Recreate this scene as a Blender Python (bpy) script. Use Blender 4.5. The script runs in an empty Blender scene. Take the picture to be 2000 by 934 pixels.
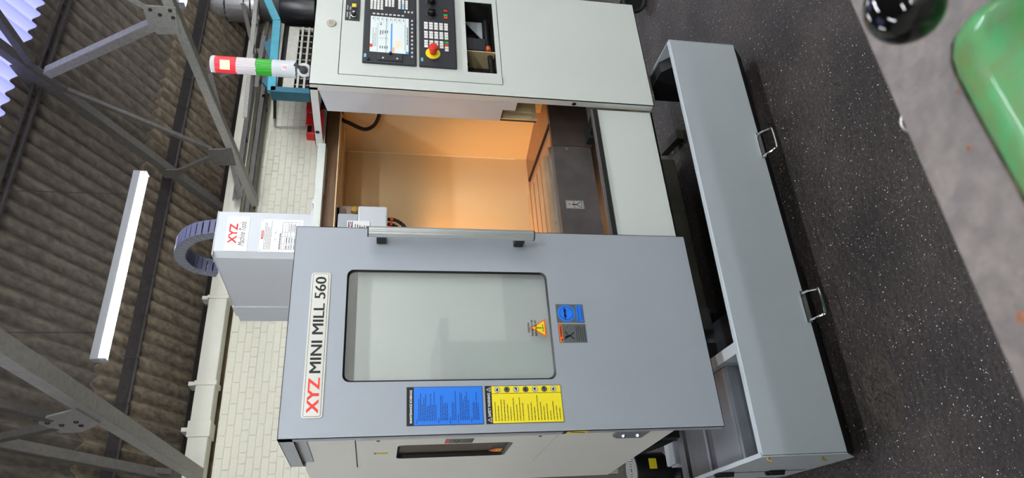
import bpy, bmesh, math, random
from mathutils import Vector, Matrix
from mathutils.geometry import tessellate_polygon
random.seed(7)
SC = bpy.context.scene
COL = SC.collection
R = math.radians

# ---------------------------------------------------------------- camera
F, YAW, PITCH, ROLL, H = 1337.25, 29.1168, 10.9022, -1.43033, 1.55   # focal length in px of the 2000 px frame, metres
_y, _p, _r = R(YAW), R(PITCH), R(ROLL)
FW = Vector((math.sin(_y)*math.cos(_p), math.cos(_y)*math.cos(_p), -math.sin(_p)))
_rt = Vector((math.cos(_y), -math.sin(_y), 0)); _dn = FW.cross(_rt)
RT = math.cos(_r)*_rt + math.sin(_r)*_dn
DN = -math.sin(_r)*_rt + math.cos(_r)*_dn
cam_d = bpy.data.cameras.new('camera'); cam = bpy.data.objects.new('camera', cam_d); COL.objects.link(cam)
cam_d.sensor_fit = 'HORIZONTAL'; cam_d.sensor_width = 36; cam_d.lens = F/2000*36; cam_d.clip_start = .02
cam.matrix_world = Matrix(((DN.x, RT.x, -FW.x, 0), (DN.y, RT.y, -FW.y, 0), (DN.z, RT.z, -FW.z, H), (0, 0, 0, 1)))  # the phone was held upright: picture lies on its side
cam_d.dof.use_dof = True; cam_d.dof.focus_distance = 2.7; cam_d.dof.aperture_fstop = 7.5
SC.camera = cam

# ---------------------------------------------------------------- world, exposure
w = bpy.data.worlds.new('sky'); SC.world = w; w.use_nodes = True
w.node_tree.nodes['Background'].inputs[0].default_value = (.80, .86, 1, 1)
w.node_tree.nodes['Background'].inputs[1].default_value = 2.1
SC.view_settings.view_transform = 'Standard'; SC.view_settings.look = 'None'; SC.view_settings.gamma = 1
SC.view_settings.exposure = 0.88
SC.cycles.use_denoising = True
SC.cycles.max_bounces = 8; SC.cycles.diffuse_bounces = 5; SC.cycles.glossy_bounces = 4; SC.cycles.transmission_bounces = 6
SC.cycles.sample_clamp_indirect = 6
LAMP = 66.0          # emission of the LED battens
BULB = 1.5           # warm lamp inside the machine

# ---------------------------------------------------------------- geometry from measured picture points
def ray(x, y): return RT*((934-y)-467) + DN*(x-1000) + FW*F
def onY(x, y, Y): v = ray(x, y); return v*(Y/v.y) + Vector((0, 0, H))
def onX(x, y, X): v = ray(x, y); return v*(X/v.x) + Vector((0, 0, H))
def onZ(x, y, Z): v = ray(x, y); return v*((Z-H)/v.z) + Vector((0, 0, H))

# ---------------------------------------------------------------- materials
def lin(c): return tuple(((v/255)/12.92 if v/255 <= .04045 else ((v/255+.055)/1.055)**2.4) for v in c)
MT = {}
def mat(name, rgb, rough=.5, metal=0., var=0., vscale=20., bump=0., bscale=200., rgb2=None, emit=0., spec=.5, coat=0., trans=0., ior=1.45, stretch=None):
    if name in MT: return MT[name]
    m = bpy.data.materials.new(name); m.use_nodes = True; nt = m.node_tree; b = nt.nodes['Principled BSDF']
    c = lin(rgb); b.inputs['Base Color'].default_value = (*c, 1); b.inputs['Roughness'].default_value = rough; b.inputs['Metallic'].default_value = metal
    b.inputs['Specular IOR Level'].default_value = spec; b.inputs['Coat Weight'].default_value = coat
    b.inputs['Transmission Weight'].default_value = trans; b.inputs['IOR'].default_value = ior
    if emit: b.inputs['Emission Color'].default_value = (*c, 1); b.inputs['Emission Strength'].default_value = emit
    tc = nt.nodes.new('ShaderNodeTexCoord'); mp = nt.nodes.new('ShaderNodeMapping'); nt.links.new(tc.outputs['Object'], mp.inputs[0])
    if stretch: mp.inputs['Scale'].default_value = stretch
    if var:
        n = nt.nodes.new('ShaderNodeTexNoise'); n.inputs['Scale'].default_value = vscale; n.inputs['Detail'].default_value = 6
        nt.links.new(mp.outputs[0], n.inputs['Vector'])
        r = nt.nodes.new('ShaderNodeValToRGB'); nt.links.new(n.outputs['Fac'], r.inputs[0])
        c2 = lin(rgb2) if rgb2 else tuple(v*(1-var) for v in c)
        r.color_ramp.elements[0].position = .35; r.color_ramp.elements[1].position = .65
        r.color_ramp.elements[0].color = (*c2, 1); r.color_ramp.elements[1].color = (*c, 1)
        nt.links.new(r.outputs[0], b.inputs['Base Color'])
    if bump:
        n2 = nt.nodes.new('ShaderNodeTexNoise'); n2.inputs['Scale'].default_value = bscale; n2.inputs['Detail'].default_value = 4
        nt.links.new(mp.outputs[0], n2.inputs['Vector'])
        bp = nt.nodes.new('ShaderNodeBump'); bp.inputs['Strength'].default_value = bump; bp.inputs['Distance'].default_value = .004
        nt.links.new(n2.outputs['Fac'], bp.inputs['Height']); nt.links.new(bp.outputs[0], b.inputs['Normal'])
    MT[name] = m; return m
GREYDOOR = mat('grey powder coat', (152, 157, 165), .38, 0, .05, 3, .12, 900)
OFFWHITE = mat('off white powder coat', (196, 200, 195), .40, 0, .03, 3, .10, 900)
SIDEWHITE = mat('side white powder coat', (214, 212, 206), .42, 0, .03, 3, .10, 900)
HEADGREY = mat('pale grey powder coat', (188, 192, 197), .40, 0, .03, 4)
CREAM = mat('cream interior paint', (216, 194, 152), .42, 0, .04, 4, .15, 700)
TANKG = mat('tank grey coat', (166, 173, 178), .42, 0, .05, 4, .12, 900)
TANKIN = mat('tank inner grey', (110, 114, 122), .45, .1, .2, 8)
BLACK = mat('black plastic', (20, 20, 22), .35)
MATTEBLACK = mat('matte black', (14, 14, 15), .7)
CHARCOAL = mat('charcoal panel', (42, 43, 50), .42, 0, .1, 60)
DARKGREY = mat('dark grey paint', (62, 62, 60), .55, 0, .2, 9)
OLIVE = mat('dark olive casting', (58, 58, 48), .6, 0, .3, 9, .3, 60)
STEEL = mat('brushed stainless', (158, 152, 150), .32, .85, .25, 12, .1, 300, stretch=(1, 1, 8))
DARKSTEEL = mat('brushed dark stainless', (112, 106, 106), .38, .8, .2, 14, .1, 300)
CHROME = mat('chrome', (220, 222, 225), .10, 1)
HANDLE = mat('ribbed aluminium handle', (205, 208, 210), .25, .7)
CAST = mat('ground cast iron', (176, 150, 122), .35, .35, .12, 20)
WALLW = mat('white painted brick', (229, 227, 212), .75, 0, .10, 5, .5, 60, rgb2=(220, 217, 200))
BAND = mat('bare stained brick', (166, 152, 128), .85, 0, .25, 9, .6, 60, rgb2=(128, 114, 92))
GUTTER = mat('cream gutter paint', (226, 224, 210), .5, 0, .06, 5, .15, 60)
ROOF = mat('grey fibre cement', (110, 101, 91), .92, 0, .4, 22, .7, 50, rgb2=(84, 77, 71), stretch=(1, .3, 1))
STEELW = mat('painted truss steel', (164, 162, 155), .55, 0, .18, 30, .4, 120)
STEELD = mat('dark purlin steel', (62, 57, 58), .6, .1, .3, 20, .4, 120)
STEELM = mat('mid grey truss steel', (102, 98, 94), .55, 0, .2, 25, .4, 120)
WHITE = mat('white print', (222, 222, 222), .5)
INK = mat('black print', (16, 16, 18), .5)
INKSOFT = mat('grey print', (90, 90, 92), .5)
RED = mat('red print', (214, 52, 40), .45)
REDD = mat('deep red print', (190, 40, 38), .45)
BLUE = mat('blue print', (36, 118, 222), .4)
NAVY = mat('navy print', (18, 48, 120), .5)
YEL = mat('yellow print', (236, 216, 44), .4)
ORANGE = mat('orange print', (236, 106, 36), .45)
PLATE = mat('aluminium plate', (186, 186, 181), .32, .55)
GREYLAB = mat('grey label', (88, 92, 94), .45)
KEY = mat('grey key', (196, 196, 198), .45)
KEYW = mat('white key', (224, 222, 218), .45)
KEYB = mat('pale blue key', (150, 206, 226), .45)
GREEN = mat('green key', (30, 160, 70), .45)
TEALP = mat('pale teal badge', (120, 196, 205), .45)
TEAL = mat('teal paint', (62, 150, 168), .5, 0, .15, 12)
TEALD = mat('deep teal paint', (34, 96, 116), .5, 0, .15, 12)
REDPL = mat('red plastic', (205, 40, 34), .35)
YELPL = mat('yellow plastic', (226, 208, 40), .35)
CREAMMET = mat('cream metal', (172, 170, 158), .5, 0, .15, 20)
CHAINW = mat('grey violet chain plastic', (96, 98, 128), .45, 0, .15, 30)
CHAING = mat('grey chain side plastic', (112, 116, 124), .5, 0, .15, 30)
RUBBER = mat('black rubber', (18, 18, 19), .6)
HOSEO = mat('orange hose clip', (214, 92, 40), .45)
BRASS = mat('brass', (214, 180, 110), .3, .8)
def screenmat(name, rgb, e): return mat(name, rgb, .3, emit=e)
SCR = screenmat('screen white', (212, 220, 220), .06); SCRB = screenmat('screen blue', (70, 140, 215), .06); SCRO = screenmat('screen orange', (228, 170, 110), .06)
SCRG = screenmat('screen grey', (160, 176, 184), .1); SCRR = screenmat('screen red', (220, 60, 40), .06); SCRK = screenmat('screen text', (90, 96, 100), .1)
TUBE = mat('batten diffuser', (246, 250, 255), .4, emit=LAMP)
LEDON = mat('lit led segment', (235, 255, 150), .4, emit=.8)
REDLENS = mat('red ribbed lens', (232, 40, 60), .25, emit=.05, trans=.3)
CLEARLENS = mat('clear ribbed lens', (222, 218, 222), .2, trans=.35)
GRNLENS = mat('green ribbed lens', (38, 158, 30), .25, trans=.1)
def pane_mat(name, tint, gloss=.08, haze=0.):
    m = bpy.data.materials.new(name); m.use_nodes = True; nt = m.node_tree; N = nt.nodes; L = nt.links; N.remove(N['Principled BSDF']); o = N['Material Output']
    t = N.new('ShaderNodeBsdfTransparent'); t.inputs[0].default_value = (*tint, 1)
    g_ = N.new('ShaderNodeBsdfGlossy'); g_.inputs['Roughness'].default_value = .04
    h_ = N.new('ShaderNodeBsdfDiffuse'); h_.inputs[0].default_value = (.66, .69, .70, 1)
    a = N.new('ShaderNodeMixShader'); a.inputs[0].default_value = gloss; L.new(t.outputs[0], a.inputs[1]); L.new(g_.outputs[0], a.inputs[2])
    b = N.new('ShaderNodeMixShader'); b.inputs[0].default_value = haze; L.new(a.outputs[0], b.inputs[1]); L.new(h_.outputs[0], b.inputs[2]); L.new(b.outputs[0], o.inputs[0])
    return m
GLASS = pane_mat('polycarbonate pane', (.96, .97, .97), .09, .05)
DARKGLASS = pane_mat('smoked pane', (.55, .48, .46), .10, .02)

def floor_mat():
    m = bpy.data.materials.new('asphalt floor'); m.use_nodes = True; nt = m.node_tree; N = nt.nodes; L = nt.links; b = N['Principled BSDF']
    tc = N.new('ShaderNodeTexCoord')
    def noise(s, d=6):
        n = N.new('ShaderNodeTexNoise'); n.inputs['Scale'].default_value = s; n.inputs['Detail'].default_value = d; L.new(tc.outputs['Object'], n.inputs['Vector']); return n
    def ramp(src, *st):
        r = N.new('ShaderNodeValToRGB'); L.new(src, r.inputs[0])
        for i, (p, c) in enumerate(st):
            e = r.color_ramp.elements[i] if i < 2 else r.color_ramp.elements.new(p)
            e.position = p; e.color = (*lin(c), 1)
        return r
    base = ramp(noise(3.2, 10).outputs['Fac'], (.36, (41, 34, 33)), (.50, (53, 45, 43)), (.66, (66, 57, 54)))
    fine = ramp(noise(90, 3).outputs['Fac'], (.38, (150, 150, 150)), (.62, (255, 255, 255)))
    mx = N.new('ShaderNodeMix'); mx.data_type = 'RGBA'; mx.blend_type = 'MULTIPLY'; mx.inputs[0].default_value = .8
    L.new(base.outputs[0], mx.inputs[6]); L.new(fine.outputs[0], mx.inputs[7]); cur = mx.outputs[2]
    # pale chips and swarf
    for sc, th, col in ((75, .13, (215, 210, 205)), (150, .17, (180, 172, 165)), (26, .06, (190, 176, 160))):
        v = N.new('ShaderNodeTexVoronoi'); v.inputs['Scale'].default_value = sc; L.new(tc.outputs['Object'], v.inputs['Vector'])
        lt = N.new('ShaderNodeMath'); lt.operation = 'LESS_THAN'; lt.inputs[1].default_value = th; L.new(v.outputs['Distance'], lt.inputs[0])
        sp = N.new('ShaderNodeSeparateColor'); L.new(v.outputs['Color'], sp.inputs[0])
        g = N.new('ShaderNodeMath'); g.operation = 'GREATER_THAN'; g.inputs[1].default_value = .72; L.new(sp.outputs[0], g.inputs[0])
        mu = N.new('ShaderNodeMath'); mu.operation = 'MULTIPLY'; L.new(lt.outputs[0], mu.inputs[0]); L.new(g.outputs[0], mu.inputs[1])
        m2 = N.new('ShaderNodeMix'); m2.data_type = 'RGBA'; L.new(mu.outputs[0], m2.inputs[0]); L.new(cur, m2.inputs[6]); m2.inputs[7].default_value = (*lin(col), 1); cur = m2.outputs[2]
    L.new(cur, b.inputs['Base Color']); b.inputs['Roughness'].default_value = .62
    bp = N.new('ShaderNodeBump'); bp.inputs['Strength'].default_value = .9; bp.inputs['Distance'].default_value = .010
    L.new(noise(38, 10).outputs['Fac'], bp.inputs['Height']); L.new(bp.outputs[0], b.inputs['Normal'])
    return m
def skylight_mat():
    m = bpy.data.materials.new('translucent skylight sheet'); m.use_nodes = True; nt = m.node_tree; N = nt.nodes; L = nt.links
    N.remove(N['Principled BSDF']); o = N['Material Output']
    t = N.new('ShaderNodeBsdfTranslucent'); t.inputs[0].default_value = (.56, .56, .80, 1)
    d = N.new('ShaderNodeBsdfDiffuse'); d.inputs[0].default_value = (.7, .7, .8, 1)
    a = N.new('ShaderNodeMixShader'); a.inputs[0].default_value = .25; L.new(t.outputs[0], a.inputs[1]); L.new(d.outputs[0], a.inputs[2]); L.new(a.outputs[0], o.inputs[0])
    return m
def brickwall_mat():
    m = bpy.data.materials.new('distant painted brickwork'); m.use_nodes = True; nt = m.node_tree; N = nt.nodes; L = nt.links; b = N['Principled BSDF']
    tc = N.new('ShaderNodeTexCoord'); sx = N.new('ShaderNodeSeparateXYZ'); L.new(tc.outputs['Object'], sx.inputs[0])
    ad = N.new('ShaderNodeMath'); L.new(sx.outputs[0], ad.inputs[0]); L.new(sx.outputs[1], ad.inputs[1])
    cb = N.new('ShaderNodeCombineXYZ'); L.new(ad.outputs[0], cb.inputs[0]); L.new(sx.outputs[2], cb.inputs[1])
    br = N.new('ShaderNodeTexBrick'); br.inputs['Scale'].default_value = 1; br.inputs['Brick Width'].default_value = .225; br.inputs['Row Height'].default_value = .075
    br.inputs['Mortar Size'].default_value = .008; L.new(cb.outputs[0], br.inputs['Vector'])
    for i, c in ((1, (229, 227, 212)), (2, (225, 223, 207)), (3, (212, 209, 192))): br.inputs[i].default_value = (*lin(c), 1)
    L.new(br.outputs['Color'], b.inputs['Base Color']); b.inputs['Roughness'].default_value = .75
    bp = N.new('ShaderNodeBump'); bp.inputs['Strength'].default_value = .5; bp.inputs['Distance'].default_value = .01; bp.invert = True
    L.new(br.outputs['Fac'], bp.inputs['Height']); L.new(bp.outputs[0], b.inputs['Normal'])
    return m

def corrugation_shade(m):       # shading of the corrugations put into the colour, hollows darker than crests
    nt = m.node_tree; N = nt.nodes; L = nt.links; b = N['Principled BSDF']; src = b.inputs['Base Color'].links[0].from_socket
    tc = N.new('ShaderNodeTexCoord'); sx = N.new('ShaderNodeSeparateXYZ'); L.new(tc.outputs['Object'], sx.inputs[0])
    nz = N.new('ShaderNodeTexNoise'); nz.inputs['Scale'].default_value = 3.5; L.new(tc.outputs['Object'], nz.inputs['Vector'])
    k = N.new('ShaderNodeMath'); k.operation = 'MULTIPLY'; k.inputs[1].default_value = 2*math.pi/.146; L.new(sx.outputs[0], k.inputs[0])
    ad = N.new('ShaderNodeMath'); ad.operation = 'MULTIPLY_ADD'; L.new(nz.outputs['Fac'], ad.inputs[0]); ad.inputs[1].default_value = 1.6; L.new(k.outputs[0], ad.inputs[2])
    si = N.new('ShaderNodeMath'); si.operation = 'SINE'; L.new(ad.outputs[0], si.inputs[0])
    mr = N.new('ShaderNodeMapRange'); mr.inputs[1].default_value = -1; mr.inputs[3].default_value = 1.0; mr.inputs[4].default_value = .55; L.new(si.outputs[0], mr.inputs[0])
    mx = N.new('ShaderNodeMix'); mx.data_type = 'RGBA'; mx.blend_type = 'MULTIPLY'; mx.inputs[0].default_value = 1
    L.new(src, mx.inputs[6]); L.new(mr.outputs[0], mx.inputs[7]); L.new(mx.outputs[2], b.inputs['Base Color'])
corrugation_shade(ROOF)
# ---------------------------------------------------------------- object helpers
WL = {}     # authoring-frame location of every object
def tag(o, label=None, cat=None, group=None, kind=None):
    if label: o['label'] = label
    if cat: o['category'] = cat
    if group: o['group'] = group
    if kind: o['kind'] = kind
    return o
def link(o, loc, parent):
    COL.objects.link(o); WL[o.name] = Vector(loc)
    o.location = Vector(loc) - (WL[parent.name] if parent else Vector())
    if parent: o.parent = parent
    return o
def thing(name, label, cat, loc=(0, 0, 0), group=None, place=None, rotz=0):
    o = bpy.data.objects.new(name, None); o.empty_display_size = .1; link(o, loc, None)
    if place is not None: o.location = place
    o.rotation_euler.z = rotz
    return tag(o, label, cat, group)
class MB:
    def __init__(s): s.v = []; s.f = []; s.m = []; s.k = 0; s.sm = []
    def add(s, vs, fs, smooth=False):
        n = len(s.v); s.v += [Vector(v) for v in vs]; s.f += [[n+i for i in f] for f in fs]; s.m += [s.k]*len(fs); s.sm += [smooth]*len(fs); return s
    def box(s, x0, x1, y0, y1, z0, z1):
        x0, x1 = sorted((x0, x1)); y0, y1 = sorted((y0, y1)); z0, z1 = sorted((z0, z1))
        return s.add([(x, y, z) for z in (z0, z1) for y in (y0, y1) for x in (x0, x1)], [(0, 2, 3, 1), (4, 5, 7, 6), (0, 1, 5, 4), (2, 6, 7, 3), (0, 4, 6, 2), (1, 3, 7, 5)])
    def prism(s, outer, axis, c0, c1, holes=()):
        loops = [list(outer)] + [list(h) for h in holes]
        P = lambda a, b, c: {'x': (c, a, b), 'y': (a, c, b), 'z': (a, b, c)}[axis]
        flat = [p for l in loops for p in l]
        tris = tessellate_polygon([[Vector((a, b, 0)) for a, b in l] for l in loops]) if (holes or len(outer) > 4) else [(0, 1, 2)] if len(outer) == 3 else [(0, 1, 2, 3)]
        n = len(flat); vs = [P(a, b, c0) for a, b in flat] + [P(a, b, c1) for a, b in flat]
        fs = [tuple(t) for t in tris] + [tuple(n+i for i in reversed(t)) for t in tris]
        k = 0
        for l in loops:
            for i in range(len(l)):
                j = (i+1) % len(l); fs.append((k+i, k+j, n+k+j, n+k+i))
            k += len(l)
        return s.add(vs, fs)
    def tube(s, pts, r, n=10, cap=True, smooth=True):
        pts = [Vector(p) for p in pts]; rs = r if isinstance(r, (list, tuple)) else [r]*len(pts); vs = []; fs = []
        t0 = (pts[1]-pts[0]).normalized(); u = t0.orthogonal().normalized()
        for i, p in enumerate(pts):
            t = (pts[min(i+1, len(pts)-1)]-pts[max(i-1, 0)]).normalized(); u = (u - t*u.dot(t)).normalized(); w_ = t.cross(u)
            for k in range(n):
                a = 2*math.pi*k/n; vs.append(p + (u*math.cos(a)+w_*math.sin(a))*rs[i])
        for i in range(len(pts)-1):
            for k in range(n): fs.append((i*n+k, i*n+(k+1) % n, (i+1)*n+(k+1) % n, (i+1)*n+k))
        s.add(vs, fs, smooth)
        if cap: s.add(vs[:n], [tuple(reversed(range(n)))]); s.add(vs[-n:], [tuple(range(n))])
        return s
    def lathe(s, c, d, prof, n=24):
        c = Vector(c); d = Vector(d).normalized(); u = d.orthogonal().normalized(); w_ = d.cross(u); vs = []; fs = []
        for (r, h) in prof:
            for k in range(n):
                a = 2*math.pi*k/n; vs.append(c + d*h + (u*math.cos(a)+w_*math.sin(a))*r)
        for i in range(len(prof)-1):
            for k in range(n): fs.append((i*n+k, i*n+(k+1) % n, (i+1)*n+(k+1) % n, (i+1)*n+k))
        return s.add(vs, fs, True)
    def beam(s, a, b, w_, h, up=(0, 0, 1)):     # flat bar of width w_ and height h between two points
        a = Vector(a); b = Vector(b); t = (b-a).normalized(); up = Vector(up); side = t.cross(up).normalized(); u = side.cross(t).normalized()
        vs = [p + side*(i*w_/2) + u*(j*h/2) for p in (a, b) for i, j in ((-1, -1), (1, -1), (1, 1), (-1, 1))]
        return s.add(vs, [(0, 3, 2, 1), (4, 5, 6, 7), (0, 1, 5, 4), (1, 2, 6, 5), (2, 3, 7, 6), (3, 0, 4, 7)])
    def build(s, name, mats, parent=None, bevel=0, seg=2, keep=False):
        if not isinstance(mats, (list, tuple)): mats = [mats]
        lo = Vector([min(v[i] for v in s.v) for i in range(3)]); hi = Vector([max(v[i] for v in s.v) for i in range(3)])
        c = Vector((0, 0, 0)) if keep else Vector(((lo.x+hi.x)/2, (lo.y+hi.y)/2, lo.z))
        me = bpy.data.meshes.new(name); me.from_pydata([v-c for v in s.v], [], s.f)
        for m in mats: me.materials.append(m)
        for i, p in enumerate(me.polygons): p.material_index = s.m[i]; p.use_smooth = s.sm[i]
        bm = bmesh.new(); bm.from_mesh(me)
        bmesh.ops.recalc_face_normals(bm, faces=bm.faces)
        if bevel:
            bmesh.ops.remove_doubles(bm, verts=bm.verts, dist=1e-5)
            es = [e for e in bm.edges if len(e.link_faces) == 2 and e.calc_face_angle(0) > .6]
            bmesh.ops.bevel(bm, geom=es, offset=bevel, segments=seg, affect='EDGES', profile=.5)
        bm.to_mesh(me); bm.free()
        if any(s.sm): me.set_sharp_from_angle(angle=R(38))
        o = bpy.data.objects.new(name, me); return link(o, c, parent)
def dup(o, loc, parent=None, children=True):
    n = o.copy(); COL.objects.link(n); WL[n.name] = Vector(loc); n.parent = parent
    n.location = Vector(loc) - (WL[parent.name] if parent else Vector())
    if children:
        for ch in list(o.children):
            dup(ch, Vector(loc)+WL[ch.name]-WL[o.name], n)
    return n
def rr(x0, x1, z0, z1, r, n=5):
    x0, x1 = sorted((x0, x1)); z0, z1 = sorted((z0, z1)); out = []
    for cx, cz, a0 in ((x1-r, z1-r, 0), (x0+r, z1-r, 90), (x0+r, z0+r, 180), (x1-r, z0+r, 270)):
        for k in range(n+1):
            a = R(a0+90*k/n); out.append((cx+r*math.cos(a), cz+r*math.sin(a)))
    return out
_tx = {}
def textmesh(body, bold=0., shear=0.):
    k = (body, bold, shear)
    if k not in _tx:
        cu = bpy.data.curves.new('t', 'FONT'); cu.body = body; cu.size = 1; cu.offset = bold; cu.shear = shear; cu.resolution_u = 3
        ob = bpy.data.objects.new('t', cu); COL.objects.link(ob); bpy.context.view_layer.update()
        me = bpy.data.meshes.new_from_object(ob.evaluated_get(bpy.context.evaluated_depsgraph_get()))
        vs = [v.co.copy() for v in me.vertices]; fs = [list(p.vertices) for p in me.polygons]
        bpy.data.objects.remove(ob); bpy.data.meshes.remove(me); bpy.data.curves.remove(cu); _tx[k] = (vs, fs)
    return _tx[k]
class Dec(MB):      # flat print in a plane: O origin, A reading direction, N outward
    def __init__(s, O, A=(1, 0, 0), N=(0, -1, 0), B=(0, 0, 1)):
        super().__init__(); s.O = Vector(O); s.A = Vector(A); s.N = Vector(N); s.B = Vector(B); s.ms = []; s.L = 0
    def p(s, a, b, l=None): return s.O + s.A*a + s.B*b + s.N*((s.L if l is None else l)*.0005)
    def use(s, m):
        if m not in s.ms: s.ms.append(m)
        s.k = s.ms.index(m); return s
    def base(s, poly, m, t=.0012):       # thin real plate
        s.use(m); n = len(poly); vs = [s.p(a, b, 0) for a, b in poly] + [s.p(a, b, t/.0005) for a, b in poly]
        fs = [tuple(range(n, 2*n))] + [(i, (i+1) % n, n+(i+1) % n, n+i) for i in range(n)]
        s.add(vs, fs); s.L = t/.0005 + 1; return s
    def poly(s, pts, m, up=0): s.use(m); s.add([s.p(a, b, s.L+up) for a, b in pts], [tuple(range(len(pts)))]); return s
    def rect(s, a0, a1, b0, b1, m, up=0): return s.poly([(a0, b0), (a1, b0), (a1, b1), (a0, b1)], m, up)
    def frame(s, a0, a1, b0, b1, t, m, up=0):
        for q in ((a0, a1, b0, b0+t), (a0, a1, b1-t, b1), (a0, a0+t, b0, b1), (a1-t, a1, b0, b1)): s.rect(*q, m, up)
    def disc(s, a, b, r, m, up=0, n=20): return s.poly([(a+r*math.cos(2*math.pi*k/n), b+r*math.sin(2*math.pi*k/n)) for k in range(n)], m, up)
    def line(s, a0, b0, a1, b1, t, m, up=0):
        d = Vector((a1-a0, b1-b0)).normalized()*t/2
        return s.poly([(a0-d.y, b0+d.x), (a0+d.y, b0-d.x), (a1+d.y, b1-d.x), (a1-d.y, b1+d.x)], m, up)
    def text(s, body, a0, a1, b0, b1, m, bold=.02, up=1, shear=0.):
        vs, fs = textmesh(body, bold, shear); x0 = min(v.x for v in vs); x1 = max(v.x for v in vs); y0 = min(v.y for v in vs); y1 = max(v.y for v in vs)
        s.use(m); s.add([s.p(a0+(v.x-x0)/(x1-x0)*(a1-a0), b0+(v.y-y0)/(y1-y0)*(b1-b0), s.L+up) for v in vs], fs); return s
    def para(s, a0, a1, b1, b0, n, m, th=.35, seed=1, mn=.4):      # small print too fine to read: lines broken into words
        rnd = random.Random(seed); dy = (b1-b0)/n
        for i in range(n):
            b = b1 - dy*(i+.5); e = a0 + (a1-a0)*rnd.uniform(mn, 1); a = a0
            while a < e:
                w_ = min(rnd.uniform(.02, .09)*(a1-a0)*1.3, e-a); s.rect(a, a+w_, b-dy*th/2, b+dy*th/2, m, 1); a += w_ + .015*(a1-a0)
    def tri(s, a, b, h, m, up=0): return s.poly([(a-h*.58, b), (a+h*.58, b), (a, b+h)], m, up)
    def done(s, name, parent=None, label=None):
        o = s.build(name, s.ms, parent); return tag(o, label)
def curve(pts, n=8):        # catmull-rom through the points
    P = [Vector(p) for p in pts]; P = [P[0]*2-P[1]] + P + [P[-1]*2-P[-2]]; out = []
    for i in range(1, len(P)-2):
        for k in range(n):
            t = k/n; a, b, c, d = P[i-1:i+3]
            out.append(.5*((2*b)+(c-a)*t+(2*a-5*b+4*c-d)*t*t+(3*b-a-3*c+d)*t**3))
    return out + [P[-2]]

# ================================================================ THE BUILDING
fl = MB().box(-5, 13, -3.6, 7.7, -.1, 0).build('floor', floor_mat(), keep=True); tag(fl, kind='structure')
chips = MB(); rnd = random.Random(11)
for k in range(2600):
    x, y = rnd.uniform(-.3, 3.8), rnd.uniform(.3, 3.2); r_ = rnd.choice((.0012, .0016, .0022, .003)); a = rnd.uniform(0, 6.28); h_ = rnd.uniform(.001, .003)
    if ((x-.42)/.17)**2+((y-1.72)/.12)**2 < 1 : r_ *= 1.4
    chips.add([(x+r_*math.cos(a), y+r_*math.sin(a), 0), (x+r_*math.cos(a+2.2), y+r_*math.sin(a+2.2), .0006), (x+r_*.7*math.cos(a+4.1), y+r_*.7*math.sin(a+4.1), h_)], [(0, 1, 2)])
o = chips.build('metal_chips', mat('bright metal chip', (226, 222, 214), .3, .5), keep=True); tag(o, 'bright metal chips and grit scattered over the dark floor', 'swarf', kind='stuff')
pc = onZ(1722, 765, 0); pt = MB(); vs = []; n_ = 40
for i in range(n_+1):
    for j in range(n_+1):
        u, v = i/n_*2-1, j/n_*2-1; e = max(0, 1-u*u-v*v); vs.append((pc.x+u*.12, pc.y+v*.085, .0005+e**.7*rnd.uniform(-.001, .012)-.0015*(e == 0)))
pt.add(vs, [(i*(n_+1)+j, (i+1)*(n_+1)+j, (i+1)*(n_+1)+j+1, i*(n_+1)+j+1) for i in range(n_) for j in range(n_)], True)
tag(pt.build('rough_patch', mat('crumbled screed', (60, 53, 46), .7, 0, .5, 90, .6, 120), fl), 'crumbled rough patch in the floor')
WY = 7.5; SL = R(28.5); TS, CS, SS = math.tan(SL), math.cos(SL), math.sin(SL)
EZ = 1.924 + H - .02                     # underside of the sheets at the eaves, y = 7.5
RY = 2.0; RZ = EZ + (WY-RY)*TS           # ridge
LEDGE = onY(452, 640, WY).z
BWM = brickwall_mat()
wb = MB().box(-5, 13, WY-.004, WY+.25, 0, LEDGE).build('wall_back', BWM, keep=True); tag(wb, kind='structure')
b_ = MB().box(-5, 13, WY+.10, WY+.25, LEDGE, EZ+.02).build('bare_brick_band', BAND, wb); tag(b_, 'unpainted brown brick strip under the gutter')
# bricks that can be told apart
HB = [MB().box(-l/2, l/2, -.008, .02, 0, .071).build('brick', WALLW, wb, bevel=.005, seg=1) for l in (.220, .107)]
for h_ in HB: COL.objects.unlink(h_)
nb = 0
for row in range(12):
    z = LEDGE - .008 - .075*(row+1)
    for reg in ((1.22, 3.55), (4.22, 5.60)):
        hdr = row % 4 == 3; step = .1125 if hdr else .225; x = reg[0] + (.11 if row % 2 else 0)
        while x < reg[1] and nb < 296:
            o = HB[1 if hdr else 0].copy(); COL.objects.link(o); o.parent = wb
            o.location = Vector((x+random.uniform(-.004, .004), WY+random.uniform(-.002, .003), z+random.uniform(-.002, .002))) - WL[wb.name]
            o.rotation_euler = (random.uniform(-.025, .025), random.uniform(-.008, .008), random.uniform(-.012, .012)); x += step; nb += 1
for n_, bx_ in (('wall_left', (-5.2, -5, -3.6, 7.75)), ('wall_right', (13, 13.2, -3.6, 7.75)), ('wall_front', (-5, 13, -3.8, -3.6))):
    x0, x1, y0, y1 = bx_
    if n_ == 'wall_front': o = MB().box(x0, x1, y0, y1, 0, EZ).build(n_, BWM, keep=True)
    else: o = MB().prism([(y0, 0), (y1, 0), (y1, EZ), (RY, RZ), (y0, EZ)], 'x', x0, x1).build(n_, BWM, keep=True)
    tag(o, kind='structure')
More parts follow.
